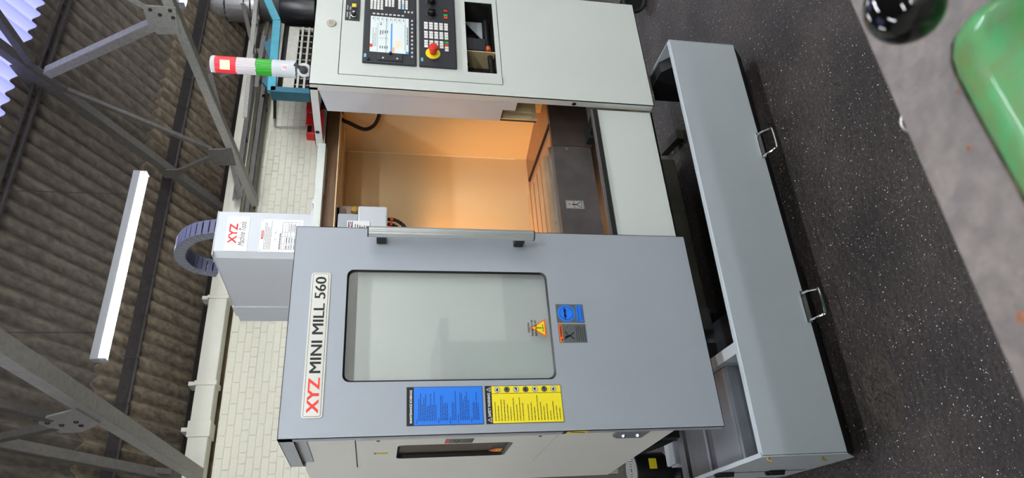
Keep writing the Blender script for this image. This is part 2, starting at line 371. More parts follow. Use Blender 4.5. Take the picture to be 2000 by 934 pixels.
# roof: corrugated sheets on purlins
ceil = MB().box(-5, 13, RY-.15, RY+.15, RZ-.02, RZ+.08).build('ceiling', ROOF, keep=True); tag(ceil, kind='structure')
def sheet_mesh(name, ln, m, wid=7, lift=0.):
    P_, A_ = .146, .030; n = wid*8; mb = MB(); vs = []; fs = []
    for j in (0, 1):
        for i in range(n+1):
            x = i*P_/8; vs.append((x, -j*ln*CS, A_*math.sin(i*math.pi/4)*1.0 + j*ln*SS))
    for i in range(n): fs.append((i, i+1, n+2+i, n+1+i))
    t = .008; k = len(vs); vs += [(a, b, c-t) for a, b, c in vs]
    fs += [tuple(k+i for i in reversed(f)) for f in fs]
    for j in (0, 1):
        for i in range(n): q = j*(n+1)+i; fs.append((q, q+1, k+q+1, k+q))
    mb.add(vs, fs, True); o = mb.build(name, m, None, keep=True); COL.objects.unlink(o); return o
SKY = skylight_mat()
def slope(y, off=0.): return Vector((0, y, EZ + (WY-y)*TS + off))
Y2, Y3 = 6.73, 5.37
def sheets(proto, y, off, xs):
    for x in xs:
        o = proto.copy(); COL.objects.link(o); o.parent = ceil; o.location = Vector((x, y, EZ+(WY-y)*TS+off+.035))
SHW = 7*.146
xs_all = [-5 + i*SHW for i in range(18)]
ROOF2 = mat('brown weathered fibre cement', (138, 124, 106), .92, 0, .4, 22, .7, 50, rgb2=(98, 88, 76), stretch=(1, .3, 1))
corrugation_shade(ROOF2)
r1 = sheet_mesh('corrugated_sheet', (WY+.22-Y2+.22)/CS, ROOF2); sheets(r1, WY+.22, 0, xs_all)
r2 = sheet_mesh('corrugated_sheet', (Y2+.08-Y3+.13)/CS, ROOF); sheets(r2, Y2+.08, .016, xs_all)
sky_y = 5.33
r3 = sheet_mesh('skylight_sheet', 1.75/CS, SKY); xsky = [x for i, x in enumerate(xs_all) if i % 5 in (3, 4) or x > 3.0 and x < 7]
sheets(r3, sky_y+.03, .024, xsky)
r3b = sheet_mesh('corrugated_sheet', 1.75/CS, ROOF); sheets(r3b, sky_y+.03, .024, [x for x in xs_all if x not in xsky])
r4 = sheet_mesh('corrugated_sheet', (sky_y-1.70-RY+.1)/CS, ROOF); sheets(r4, sky_y-1.66, .036, xs_all)
fs_ = MB().add([(-5, RY, RZ), (13, RY, RZ), (13, RY-5.7, RZ-5.7*TS), (-5, RY-5.7, RZ-5.7*TS)], [(0, 1, 2, 3)]); fs_.add([(-5, RY, RZ+.02), (13, RY, RZ+.02), (13, RY-5.7, RZ+.02-5.7*TS), (-5, RY-5.7, RZ+.02-5.7*TS)], [(0, 1, 2, 3)])
tag(fs_.build('front_slope', ROOF, ceil), 'plain roof slope behind the photographer')
# purlins
def purlin(y, label, wid=.07, hgt=.055, round_=False, z_off=-.02):
    c = slope(y, z_off); t = thing('roof_purlin', label, 'purlin', (4, y, c.z-.06), 'steel purlins under the roof')
    m = MB()
    if round_:
        m.tube([(-5, y, c.z-.02), (13, y, c.z-.02)], .022, 8); m.tube([(-5, y-.07, c.z+.01), (13, y-.07, c.z+.01)], .014, 8)
    else:
        m.beam((-5, y, c.z-.012), (13, y, c.z-.012), wid, .008, up=(0, SS, CS)); m.beam((-5, y+wid/2, c.z-.012-hgt/2), (13, y+wid/2, c.z-.012-hgt/2), .008, hgt)
    m.build('purlin_bar', STEELD, t)
    if not round_:
        hk = None
        for i in range(11):
            x = 1.5+i*.43
            if hk is None:
                hk = MB().tube(curve([(x, y+wid/2+.012, c.z+.02), (x, y+wid/2+.014, c.z-.06), (x, y, c.z-.075), (x-.01, y-.05, c.z-.035), (x-.01, y-.09, c.z+.03)], 3), .004, 5).build('hook_bolt', STEELD, t)
            else: dup(hk, WL[hk.name]+Vector(((i)*.43, 0, 0)), t)
    return t
purlin(WY-.02, 'dark steel purlin along the eaves just above the cream gutter')
purlin(Y2, 'dark steel purlin halfway up the roof with sheet ends lapping above it', .12)
purlin(Y3, 'round dark tube purlin just below the skylight sheets', round_=True)
purlin(3.45, 'steel purlin above the skylight sheets')
# gutter
gy = 7.27; gt = onY(415, 537, gy).z; gb = onY(442, 597, gy).z
g = thing('box_gutter', 'cream painted square box gutter along the top of the white brick wall', 'gutter', (4, gy, gb))
MB().box(-5, 13, gy, gy+.20, gb, gt).build('gutter_trough', GUTTER, g, bevel=.008)
for px, py, wd in ((392, 748, .05), (370, 838, .16), (412, 580, .04)):
    x = onY(px+10, py, gy).x
    MB().box(x-wd/2, x+wd/2, gy-.014, gy+.214, gb-.014, gt+.014).build('gutter_joint', GUTTER, g, bevel=.004)
    MB().box(x-.02, x+.02, gy+.02, gy+.2, gt+.01, EZ-.02).build('gutter_strap', GUTTER, g)
# wall rails
t = thing('steel_rail', 'grey steel angle rail in front of the gutter, the shorter upper one', 'rail', (6, 7.2, 3.2))
p0 = onY(453.8, 388.8, 7.15); MB().box(p0.x, 12.9, 7.146, 7.152, p0.z-.055, p0.z).box(p0.x, 12.9, 7.15, 7.2, p0.z-.004, p0.z).build('rail_bar', STEELM, t)
for x in (p0.x+.12, p0.x+.9, p0.x+2.2): MB().box(x, x+.03, 7.15, 7.268, p0.z-.05, p0.z-.02).build('rail_bracket', STEELM, t)
t = thing('steel_rail', 'grey steel channel below the gutter running behind the head cover', 'rail', (6, 7.2, 3.0))
p1 = onY(482, 412, 7.2); MB().box(3.9, 12.9, 7.2, 7.206, p1.z-.03, p1.z+.03).box(3.9, 12.9, 7.2, 7.4, p1.z-.03, p1.z-.024).build('rail_bar', STEELM, t)
for x in (4.5, 6, 8): MB().box(x, x+.04, 7.2, 7.495, p1.z-.03, p1.z+.0).build('rail_bracket', STEELM, t)

# trusses
def angle_bar(mb, a, b, w_=.06, t=.008, flip=1, X=None):       # steel angle: one leg in the truss plane, one across it
    a = Vector(a); b = Vector(b); d = (b-a).normalized(); n = Vector((1, 0, 0)); u = d.cross(n).normalized()*flip
    mb.beam(a, b, t, w_, up=u); mb.beam(a+u*w_/2+n*(w_/2), b+u*w_/2+n*(w_/2), w_, t, up=u)
def T(x, y, X): return onX(x, y, X)
XB = 4.40
tb = thing('roof_truss', 'steel roof truss to the right with big bolted gusset plates, behind the signal tower', 'truss', (XB, 5.5, 3.0), 'steel roof trusses')
m = MB(); a = T(356, 72, XB); b = T(497, 402, XB); d = (b-a).normalized(); angle_bar(m, a-d*3.2, b, .075, .009, 1); m.build('tie_beam', STEELW, tb)
m = MB(); a = T(62, 145, XB); b = T(428, 410, XB); d = (b-a).normalized(); angle_bar(m, a-d*3.3, b+d*.05, .08, .009, 1); m.build('rafter', STEELM, tb)
def gusset(pts, X, mat_, par, name='gusset_plate', bolts=(), th=.012, off=-.006):
    P = [T(*p, X) for p in pts]; m = MB().prism([(p.y, p.z) for p in P], 'x', X+off-th, X+off); o = m.build(name, mat_, par)
    for q in bolts:
        c = T(*q, X); MB().lathe((X+off-th, c.y, c.z), (-1, 0, 0), [(0, .012), (.014, .012), (.016, 0)], 6).build('bolt', STEELD, o)
    return o
def strut(p, q, X, mat_, par, w_=.05, dx=0., flip=1):
    m = MB(); a = T(*p, X)+Vector((dx, 0, 0)); b = T(*q, X)+Vector((dx, 0, 0)); angle_bar(m, a, b, w_, .007, flip); m.build('strut', mat_, par)
gusset([(284, 8), (343, 12), (352, 64), (308, 64), (293, 50), (281, 18)], XB, STEELW, tb, bolts=((294, 15), (313, 25), (333, 17), (339, 31)))
gusset([(18, 130), (60, 124), (132, 176), (128, 182), (70, 190), (30, 145)], XB, STEELM, tb, off=.02)
gusset([(408, 290), (452, 288), (461, 321), (418, 320), (405, 296)], XB, STEELM, tb)
gusset([(316, 330), (352, 329), (356, 336), (345, 346), (320, 345)], XB, STEELM, tb)
strut((92, 148), (302, 52), XB, STEELW, tb, .075)
strut((-30, 5), (58, 126), XB, STEELM, tb, .06)
strut((130, 178), (412, 294), XB, STEELM, tb, .035)
strut((345, 338), (415, 308), XB, STEELM, tb, .035)
strut((286, 16), (238, -12), XB, STEELW, tb, .05)
strut((330, 12), (322, -20), XB, STEELW, tb, .05)
XA = 1.32
ta = thing('roof_truss', 'steel roof truss to the left crossing above the end of the LED batten', 'truss', (XA, 5.5, 3.0), 'steel roof trusses')
m = MB(); a = T(0, 700, XA); b = T(378, 934, XA); d = (b-a).normalized(); angle_bar(m, a-d*1.6, b+d*.1, .10, .009, 1); m.build('tie_beam', STEELW, ta)
gusset([(76, 822), (92, 810), (150, 795), (196, 822), (182, 830), (160, 840), (118, 841)], XA, STEELW, ta, bolts=((94, 820), (122, 824), (150, 818), (160, 825)))
strut((-25, 785), (100, 818), XA, STEELM, ta, .05, -.02); strut((-25, 862), (110, 833), XA, STEELM, ta, .05, -.02)
strut((-40, 905), (330, 934), XA, STEELM, ta, .05, .03)
m = MB(); A0 = Vector((XA, WY-.1, EZ-.1)); A1 = Vector((XA, RY, RZ-.15)); angle_bar(m, A1, A0, .08, .009); m.build('rafter', STEELM, ta)
t = thing('roof_brace', 'flat dark steel brace under the roof slope near the far right corner', 'brace', (6.5, 6.9, 3.2))
MB().beam(onY(470, 385, 7.05), onY(372, -10, 7.05), .01, .06).build('brace_bar', STEELM, t)
for i, (p, q) in enumerate((((430, 150), (482, 130)), ((474, 6), (497, 105)), ((500, 0), (478, 230)), ((505, 95), (523, 150)), ((515, 70), (500, 170)))):
    a = onY(*p, 6.9-.05*i); b = onY(*q, 6.9-.05*i)
    MB().beam(a, b, .01, .05).build('brace_bar', STEELM if i != 2 else STEELW, t)

# LED battens (the room's lamps plus one added fill row)
def batten(x0, x1, y, z, label):
    t = thing('led_batten', label, 'light', ((x0+x1)/2, y, z), 'LED battens hung in rows under the roof')
    MB().box(x0, x1, y-.035, y+.035, z+.02, z+.075).build('batten_body', HEADGREY, t, bevel=.005)
    MB().prism([(y-.032, z+.02), (y-.03, z-.005), (y-.015, z-.02), (y+.015, z-.02), (y+.03, z-.005), (y+.032, z+.02)], 'x', x0+.012, x1-.012).build('diffuser', TUBE, t)
    for x in (x0, x1-.012): MB().box(x, x+.012, y-.035, y+.035, z-.022, z+.02).build('end_cap', HEADGREY, t, bevel=.003)
    for x in (x0+.2, x1-.2):
        top = (EZ+(WY-y)*TS) if y > RY else (RZ-(RY-y)*TS)
        MB().tube([(x, y, z+.07), (x, y, top-.03)], .003, 5).build('suspension_wire', STEELD, t)
b0 = onZ(195, 705, 1.8+H); b1 = onZ(276, 335, 1.8+H); BY = b0.y
batten(b0.x, b0.x+1.5, BY, 1.80+H-.02, 'bright LED batten hanging under the dark corrugated roof, in full view')
b2 = onZ(348, -8, 1.8+H)
batten(b2.x-.02, b2.x+1.48, BY, 1.80+H-.02, 'LED batten of which only the glowing tip shows at the gusset plate')
for y, ry in ((1.3, 'in the row over'), (-1.2, 'in the row just behind'), (-3.1, 'added unseen as fill in the row farthest behind')):  # farthest row is added, out of view, to brighten upright faces from the front
    for x, cx_ in ((-2.6, 'leftmost'), (.4, 'second from the left'), (3.4, 'third from the left'), (6.4, 'rightmost')): batten(x, x+1.5, y, 3.35 if y > -3 else 3.0, 'LED batten '+ry+' the photographer, '+cx_)
batten(7.9, 9.4, BY, 3.33, 'LED batten far to the right of the near row'); batten(-2.0, -.5, BY, 3.33, 'LED batten to the left beyond the near truss')

# heater unit with flue, far right
hy = 6.5
ht = thing('air_heater', 'teal framed heater unit with cream grille behind the control cabinet', 'heater', (6.3, hy, 0))
P = lambda x, y, Y=hy: onY(x, y, Y)
zt = P(537, 180).z; zl = P(605, 182)
MB().box(5.52, 7.9, hy+.12, hy+.16, .0, 2.80).build('body', MATTEBLACK, ht)
MB().beam((5.50, hy, 2.83), (6.62, hy, 2.87), .06, .09).beam((6.62, hy, 2.87), (6.98, hy, 3.02), .06, .09).build('top_rail', TEAL, ht)
MB().box(5.485, 5.56, hy-.03, hy+.13, 0, 2.84).build('corner_post', TEALD, ht); MB().box(7.85, 7.94, hy-.03, hy+.1, 0, 2.88).build('corner_post', TEALD, ht)
MB().prism([(5.9, 2.86), (6.5, 2.88), (6.35, 3.02)], 'y', hy+.1, hy+.14).build('hood_plate', TEALD, ht); MB().prism([(5.6, 2.86), (5.95, 2.87), (5.75, 2.98)], 'y', hy+.12, hy+.16).build('hood_plate', TEALD, ht)
fx0, fx1 = 5.57, 6.58
MB().box(fx0, fx1, hy+.02, hy+.10, 2.63, 2.72).build('face_panel', CREAMMET, ht)
MB().box(fx0, fx1, hy+.02, hy+.06, 2.595, 2.63).box(fx0, fx0+.03, hy+.02, hy+.06, 2.2, 2.6).box(fx1-.03, fx1, hy+.02, hy+.06, 2.2, 2.6).box(5.80, 5.83, hy+.02, hy+.06, 2.2, 2.6).build('grille_frame', CREAMMET, ht)
for z in (2.555, 2.48, 2.405, 2.33, 2.26): MB().box(fx0, fx1, hy+.01, hy+.035, z-.012, z+.012).build('grille_bar', CREAMMET, ht)
for i in range(9): MB().box(fx0+.09+i*.1, fx0+.098+i*.1, hy+.035, hy+.05, 2.2, 2.6).build('grille_bar', CREAMMET, ht)
MB().lathe((6.86, hy-.02, 2.42), (0, 0, 1), [(0, 0), (.20, 0), (.20, .40), (.19, .42), (0, .42)], 24).build('motor_drum', BLACK, ht)
MB().box(7.02, 7.4, hy-.25, hy-.05, 2.35, 2.86).build('white_box', HEADGREY, ht, bevel=.02)
fl_ = thing('flue_pipe', 'shiny stainless flue pipe rising to the roof at the top edge', 'pipe', (7.55, 7.05, 3.1))
MB().lathe((7.42, 7.02, 3.20), (0, 0, 1), [(.24, 0), (.24, .70)], 28).build('pipe_wall', mat('polished flue', (225, 226, 230), .22, .85), fl_)
for z in (3.22, 3.3, 3.38, 3.62): MB().lathe((7.42, 7.02, z), (0, 0, 1), [(.24, 0), (.247, .008), (.247, .014), (.24, .02)], 28).build('pipe_seam', CHROME, fl_)
MB().tube([(7.42, 7.02, 2.7), (7.42, 7.02, 3.22)], .2, 20).build('lower_pipe', DARKGREY, fl_)

# red switch gear, conduit on the wall
rs = thing('isolator_switch', 'red plastic switch boxes on the white wall above the machine', 'switch', (5.8, 7.35, 2.3))
q = lambda x, y: onY(x, y, 7.4)
z1 = q(599, 202).z; xa, xb, xc, xd = 6.10, 5.90, 5.70, 5.56
MB().box(xb+.02, xa, 7.32, 7.49, z1-.22, z1-.01).build('red_box', REDPL, rs, bevel=.01)
MB().box(xc-.02, xb-.02, 7.32, 7.49, z1-.24, z1-.02).build('red_box', REDPL, rs, bevel=.01)
MB().box(xb-.02, xb+.02, 7.35, 7.49, z1-.2, z1-.05).build('cream_link', CREAMMET, rs)
MB().box(xd, xc-.02, 7.33, 7.49, z1-.24, z1-.03).build('red_box', REDPL, rs, bevel=.01)
MB().box(xd+.02, xc-.03, 7.318, 7.33, z1-.10, z1-.05).build('socket_opening', BLACK, rs); MB().box(xd-.01, xc-.01, 7.31, 7.33, z1-.045, z1-.035).build('bracket', CREAMMET, rs)
cd = thing('conduit', 'thin grey conduit with a black cable on the white wall', 'conduit', (5.8, 7.45, 2.4))
MB().tube(curve([(5.74, 7.46, 2.45), (5.74, 7.46, 2.75), (5.74, 7.46, 2.90), (5.80, 7.46, 2.935), (5.88, 7.46, 2.94)], 5), .012, 7).build('conduit_tube', CREAMMET, cd)
MB().tube(curve([(5.86, 7.46, 2.94), (5.98, 7.45, 2.95), (6.2, 7.42, 2.97), (6.40, 7.4, 2.99), (6.42, 7.4, 3.08), (6.35, 7.4, 3.1)], 5), .016, 7).build('cable', RUBBER, cd)
MB().lathe((6.40, 7.38, 3.0), (0, 0, 1), [(0, 0), (.05, 0), (.05, .06), (.03, .1), (.03, .16), (0, .16)], 12).build('cable_gland', BLACK, cd)

# ================================================================ THE MACHINE
D = 2.1
M = thing('milling_machine', 'large grey and off-white enclosed milling machine with its front door slid open to the left', 'milling machine', (1.4, 2.6, 0))
# --- sliding front door
DX0, DX1, DZ0, DZ1 = .485, 1.199, .424, 1.829
WX0, WX1, WZ0, WZ1 = .653, 1.038, .975, 1.654
door = MB().prism([(DX0, DZ0), (DX1, DZ0), (DX1, DZ1), (DX0, DZ1)], 'y', D, D+.003, holes=[rr(WX0, WX1, WZ0, WZ1, .022)])
door.box(DX0, DX0+.002, D, D+.032, DZ0, DZ1).box(DX1-.002, DX1, D, D+.03, DZ0, DZ1).box(DX0, DX1, D, D+.03, DZ0, DZ0+.002)
door.box(DX0, DX1, D, D+.40, DZ1-.002, DZ1)                                   # top flange over the crane opening
door.box(DX0, DX0+.002, D+.002, D+.40, DZ1-.042, DZ1)
door.box(DX0, DX1, D+.398, D+.40, DZ1-.05, DZ1)
door.box(DX0+.012, DX0+.014, D+.03, D+.39, DZ1-.075, DZ1-.045)
# return of the window cut-out
ow = rr(WX0, WX1, WZ0, WZ1, .022)
for i in range(len(ow)):
    a_, c_ = ow[i], ow[(i+1) % len(ow)]; door.add([(a_[0], D, a_[1]), (c_[0], D, c_[1]), (c_[0], D+.012, c_[1]), (a_[0], D+.012, a_[1])], [(0, 1, 2, 3)])
fd = door.build('front_door', GREYDOOR, M)
gs = MB(); 
for i in range(len(ow)):
    a_, c_ = ow[i], ow[(i+1) % len(ow)]; cx, cz = (WX0+WX1)/2, (WZ0+WZ1)/2
    f_ = lambda p, k: (p[0]+(k if p[0] < cx else -k), p[1]+(k if p[1] < cz else -k))
    a2, c2 = f_(a_, .006), f_(c_, .006)
    gs.add([(a_[0], D+.001, a_[1]), (c_[0], D+.001, c_[1]), (c2[0], D+.006, c2[1]), (a2[0], D+.006, a2[1])], [(0, 1, 2, 3)])
gs.build('window_gasket', BLACK, fd)
MB().prism(rr(WX0, WX1, WZ0, WZ1, .022), 'y', D+.006, D+.010).build('window_pane', GLASS, fd)
# handle
hx = 1.150; h0, h1 = 1.021, 1.592
pr_ = []
nH = 40; vs = []
mb = MB()
for z in (h0+.004, h1-.004):
    for k in range(nH):
        a = 2*math.pi*k/nH; r_ = .0185 if k % 4 < 2 else .0172; vs.append((hx+r_*math.cos(a), D-.062+r_*math.sin(a), z))
mb.add(vs, [(k, (k+1) % nH, nH+(k+1) % nH, nH+k) for k in range(nH)]); mb.build('handle_bar', HANDLE, fd)
for z in (h0, h1-.004): MB().lathe((hx, D-.062, z), (0, 0, 1), [(0, 0), (.0185, 0), (.0185, .004), (0, .004)], 24).build('handle_cap', BLACK, fd)
for z in (h0+.03, h1-.064): MB().box(hx-.014, hx+.010, D-.055, D, z, z+.034).build('handle_post', BLACK, fd, bevel=.003)
# name plate
d_ = Dec((.545, D, 1.706)); W_, H_ = .478, .061
d_.base(rr(0, W_, 0, H_, .009), PLATE, .002)
d_.poly(rr(.004, W_-.004, .005, H_-.005, .006), INK, 0); d_.poly(rr(.0052, W_-.0052, .0062, H_-.0062, .005), PLATE, 1); d_.L += 1
[d_.text('XYZ', .015+k*.0008, .121+k*.0008, .013, .047, RED, .008, 1+k*.2) for k in (-2, -1, 0, 1, 2)]; [d_.text('MINI MILL 560', .138+k*.0006, .462+k*.0006, .013, .047, INK, 0, 1+k*.2) for k in (-2, -1, 0, 1, 2)]
d_.done('name_plate', fd, 'long silver name plate with red and black lettering')
# maintenance label
d_ = Dec((.514, D, 1.222)); d_.base([(0, 0), (.120, 0), (.120, .236), (0, .236)], INK, .001)
d_.rect(.0015, .1185, .0015, .214, BLUE); d_.text('MAINTENANCE SCHEDULE', .008, .110, .2195, .2265, WHITE, .03)
z = .208; rnd = random.Random(4)
for hd, n in (('DAILY', 11), ('WEEKLY', 5), ('MONTHLY', 3), ('HALF YEARLY', 6), ('YEARLY', 4)):
    d_.text(hd, .006, .006+.0022*len(hd)+.004, z-.0045, z-.001, NAVY, .02); z -= .0065
    d_.para(.014, .112, z, z-.0052*n, n, NAVY, .4, n, .45); z -= .0052*n+.003
d_.done('maintenance_label', fd, 'blue maintenance schedule label with black heading')
d_ = Dec((.514, D, .966)); d_.base([(0, 0), (.120, 0), (.120, .248), (0, .248)], INK, .001)
d_.rect(.0015, .094, .0015, .227, YEL); d_.rect(.0955, .1185, .0015, .227, YEL)
d_.text('SAFETY WARNING!', .022, .097, .232, .241, WHITE, .02)
for a in (.012, .108): d_.tri(a, .230, .014, WHITE, 0); d_.tri(a, .232, .010, INK, 1); d_.rect(a-.0006, a+.0006, .234, .239, WHITE, 2)
for i in range(7):
    b = .208-.0305*i; d_.disc(.107, b, .0095, INK, 1); d_.disc(.107, b, .0085, GREYLAB if i % 2 else KEY, 2); d_.rect(.102, .112, b-.002, b+.001, INK, 3); d_.disc(.106+.002*(i % 3), b+.002, .003, INK, 3)
d_.para(.008, .088, .223, .125, 10, INK, .22, 11, .55); d_.para(.008, .088, .118, .006, 11, INK, .22, 12, .3)
d_.done('safety_label', fd, 'yellow safety warning label')
# goggles label
d_ = Dec((.849, D, .857)); d_.base([(0, 0), (.068, 0), (.068, .097), (0, .097)], GREYLAB, .001)
d_.disc(.034, .062, .031, BLUE, 0, 28); d_.disc(.034, .062, .024, NAVY, 1, 24); d_.disc(.034, .062, .0225, BLUE, 2, 24)
d_.poly(rr(.018, .033, .062, .071, .003), NAVY, 3); d_.poly(rr(.035, .050, .062, .071, .003), NAVY, 3); d_.rect(.012, .056, .066, .069, NAVY, 3)
d_.rect(.004, .064, .004, .026, BLUE); d_.text('Eye protection', .007, .061, .016, .023, NAVY, .01); d_.text('must be worn', .010, .058, .006, .012, NAVY, .01)
d_.done('eye_protection_label', fd, 'blue and grey eye protection label')
d_ = Dec((.778, D, .856)); d_.base([(0, 0), (.066, 0), (.066, .097), (0, .097)], GREYLAB, .001)
d_.rect(.002, .064, .083, .095, ORANGE); d_.text('WARNING', .018, .061, .0855, .0925, INK, .03); d_.tri(.009, .0855, .007, INK, 1)
d_.disc(.020, .072, .0045, INK); d_.line(.020, .068, .026, .055, .006, INK); d_.line(.024, .058, .012, .045, .004, INK); d_.line(.026, .055, .036, .044, .004, INK); d_.line(.012, .078, .024, .063, .003, INK); d_.line(.024, .063, .038, .075, .003, INK)
for k in range(12):
    a0, a1 = math.pi*k/14, math.pi*(k+1)/14; d_.line(.044+.012*math.cos(a0), .060+.014*math.sin(a0), .044+.012*math.cos(a1), .060+.014*math.sin(a1), .001, INK)
d_.para(.005, .062, .038, .003, 5, INK, .3, 5, .8)
d_.done('warning_label', fd, 'grey warning label with orange heading')
# triangle sticker on the pane
d_ = Dec((.832, D+.005, .990)); d_.L = 1
d_.tri(0, .004, .056, ORANGE); d_.tri(0, .009, .042, YEL, 1); d_.rect(-.0014, .0014, .018, .038, INK, 2); d_.rect(-.014, .014, .0135, .0155, INK, 2); d_.disc(0, .014, .0016, INK, 2)
for k, tx in enumerate(('VISION', 'PANEL TO BE', 'REPLACED BY')): d_.text(tx, -.004-.0045*len(tx)/2, .004+.0045*len(tx)/2, .060-.012*k, .067-.012*k, INK, .03, 3)
d_.done('triangle_sticker', fd, 'orange and yellow triangle sticker on the pane')
# yellow label on the door's side return
d_ = Dec((DX0, D+.032, 0), A=(0, -1, 0), N=(-1, 0, 0)); d_.L = 1; d_.poly([(.002, .888), (.030, .888), (.030, .972), (.002, .972)], YEL, 0); d_.rect(.002, .03, .958, .972, INK, 1); d_.line(.008, .895, .024, .95, .006, INK, 1)
d_.done('edge_label', fd, 'yellow label on the door edge')
db = MB().prism([(D+.033, .655), (2.262, .655), (2.262, .745), (2.225, .770), (D+.033, .775)], 'x', .493, .4985).build('door_bracket', mat('zinc bracket', (122, 126, 130), .4, .2), fd)
for z in (.685, .735): MB().lathe((.493, 2.215, z), (-1, 0, 0), [(0, .007), (.006, .007), (.008, 0)], 8).build('bracket_bolt', CHROME, db)

# --- left side cladding
SX = .50
side = MB().prism([(D+.034, .56), (3.0, .545), (3.0, 1.79), (D+.034, 1.79)], 'x', SX, SX+.004, holes=[[(2.203, .958), (2.640, .958), (2.640, 1.612), (2.203, 1.612)]])
sd = side.build('side_cladding', SIDEWHITE, M)
swh = [(2.288, 1.095), (2.300, 1.475), (2.495, 1.477), (2.494, 1.092)]
sp_ = MB().prism([(2.207, .962), (2.637, .962), (2.637, 1.608), (2.207, 1.608)], 'x', SX-.001, SX+.003, holes=[rr(2.289, 2.496, 1.094, 1.477, .02)])
spo = sp_.build('side_access_panel', SIDEWHITE, M)
wr = rr(2.289, 2.496, 1.094, 1.477, .02); g2 = MB()
for i in range(len(wr)):
    a_, c_ = wr[i], wr[(i+1) % len(wr)]; k2 = lambda p: (p[0]+(.009 if p[0] < 2.39 else -.009), p[1]+(.009 if p[1] < 1.28 else -.009)); a2, c2 = k2(a_), k2(c_)
    g2.add([(SX-.001, *a_), (SX-.001, *c_), (SX+.010, *c2), (SX+.010, *a2)], [(0, 1, 2, 3)])
g2.build('window_gasket', BLACK, spo); MB().prism(wr, 'x', SX+.009, SX+.013).build('window_pane', DARKGLASS, spo)
for y, z in ((2.215, 1.54), (2.215, 1.02)): MB().lathe((SX-.001, y, z), (-1, 0, 0), [(0, .002), (.005, .002), (.006, 0)], 10).build('screw', DARKGREY, spo)
d_ = Dec((SX-.0012, 2.278, 1.236), A=(0, -1, 0), N=(-1, 0, 0)); d_.base([(0, 0), (.060, 0), (.060, .092), (0, .092)], GREYLAB, .0006); d_.rect(.002, .058, .08, .09, RED); d_.line(.01, .05, .045, .066, .006, INK); d_.line(.02, .045, .05, .05, .005, INK); d_.para(.004, .056, .034, .002, 5, INK, .35, 3, .9); d_.done('side_warning_label', spo, 'grey and red warning label')
d_ = Dec((SX-.0012, 2.405, 1.505), A=(0, -1, 0), N=(-1, 0, 0)); d_.base([(0, 0), (.022, 0), (.022, .048), (0, .048)], YEL, .0006); d_.rect(0, .022, .04, .048, GREYLAB); d_.para(.002, .02, .038, .002, 6, INK, .35, 2, .6); d_.done('side_sticker', spo, 'small yellow sticker')
d_ = Dec((SX+.0085, 2.478, 1.108), A=(0, -1, 0), N=(-1, 0, 0)); d_.L = 1; d_.poly([(0, 0), (.055, 0), (.055, .026), (.0275, .05), (0, .026)], ORANGE); d_.rect(.014, .041, .006, .022, YEL, 1); d_.disc(.0275, .013, .004, INK, 2); d_.done('pane_sticker', spo, 'orange sticker on the smoked pane')
# --- enclosure carcass
MB().box(SX+.004, 2.42, 2.985, 3.0, .5, 1.78).build('rear_cladding', OFFWHITE, M)
MB().box(DX0+.04, 1.22, 2.138, 2.142, .45, 1.620).build('fixed_front_panel', OFFWHITE, M, bevel=0)
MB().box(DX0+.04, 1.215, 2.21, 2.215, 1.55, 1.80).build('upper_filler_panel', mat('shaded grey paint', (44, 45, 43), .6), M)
MB().box(1.0, 2.42, 2.2, 2.98, .395, .43).build('bottom_tray', MATTEBLACK, M)
RZ0, RZ1 = onY(624.8, 443, 2.478).z, onY(609.8, 441.7, 2.478).z
MB().box(DX0+.02, 1.83, 2.478, 2.52, RZ0, RZ1).build('top_rail', OFFWHITE, M, bevel=.002)
MB().box(1.60, 1.83, 2.505, 2.53, RZ0-.003, RZ1+.004).build('rail_joint', OFFWHITE, M)
MB().box(1.55, 1.57, 2.52, 2.60, RZ1-.005, RZ1+.012).build('rail_clip', HEADGREY, M)
# --- interior
IX, IY, IZ = 2.10, 2.90, 1.735
ib = MB().box(.52, IX, IY, IY+.004, .62, IZ).build('rear_splash_wall', CREAM, M)
MB().box(IX, IX+.004, 2.14, IY, .62, IZ).box(IX-.07, IX, 2.27, 2.275, .8, IZ).box(IX-.075, IX-.07, 2.27, 2.42, .8, IZ).box(IX-.075, IX, 2.42, 2.425, .8, IZ).build('right_splash_wall', CREAM, M)
MB().box(.52, .524, 2.2, IY, .62, IZ).build('left_splash_wall', CREAM, M)
cl = MB().prism([(.52, 2.50), (IX, 2.50), (IX, IY), (.52, IY)], 'z', IZ, IZ+.004, holes=[[(1.22, 2.58), (1.62, 2.58), (1.62, 2.88), (1.22, 2.88)]])
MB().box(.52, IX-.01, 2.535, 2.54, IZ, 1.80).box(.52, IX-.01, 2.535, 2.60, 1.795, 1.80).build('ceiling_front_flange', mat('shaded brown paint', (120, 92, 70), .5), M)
cl.box(.52, IX, 2.60, 2.612, IZ-.01, IZ).build('roof_splash_panel', CREAM, M)
MB().box(1.50, IX, IY-.010, IY, IZ-.026, IZ-.016).build('ceiling_trim', CREAM, M)
SEAM = mat('pale sealant', (236, 222, 196), .5)
MB().box(IX-.004, IX, IY-.004, IY, .86, IZ).build('corner_sealant', SEAM, M); MB().box(1.5, IX, IY-.004, IY, IZ-.004, IZ).build('corner_sealant', SEAM, M); MB().box(IX-.004, IX, 2.5, IY, IZ-.004, IZ).build('corner_sealant', SEAM, M)
for i in range(5): MB().lathe((IX-.004, 2.45+.09*i, IZ-.012), (-1, 0, 0), [(0, .004), (.004, .004), (.005, 0)], 8).build('screw', BRASS, M)
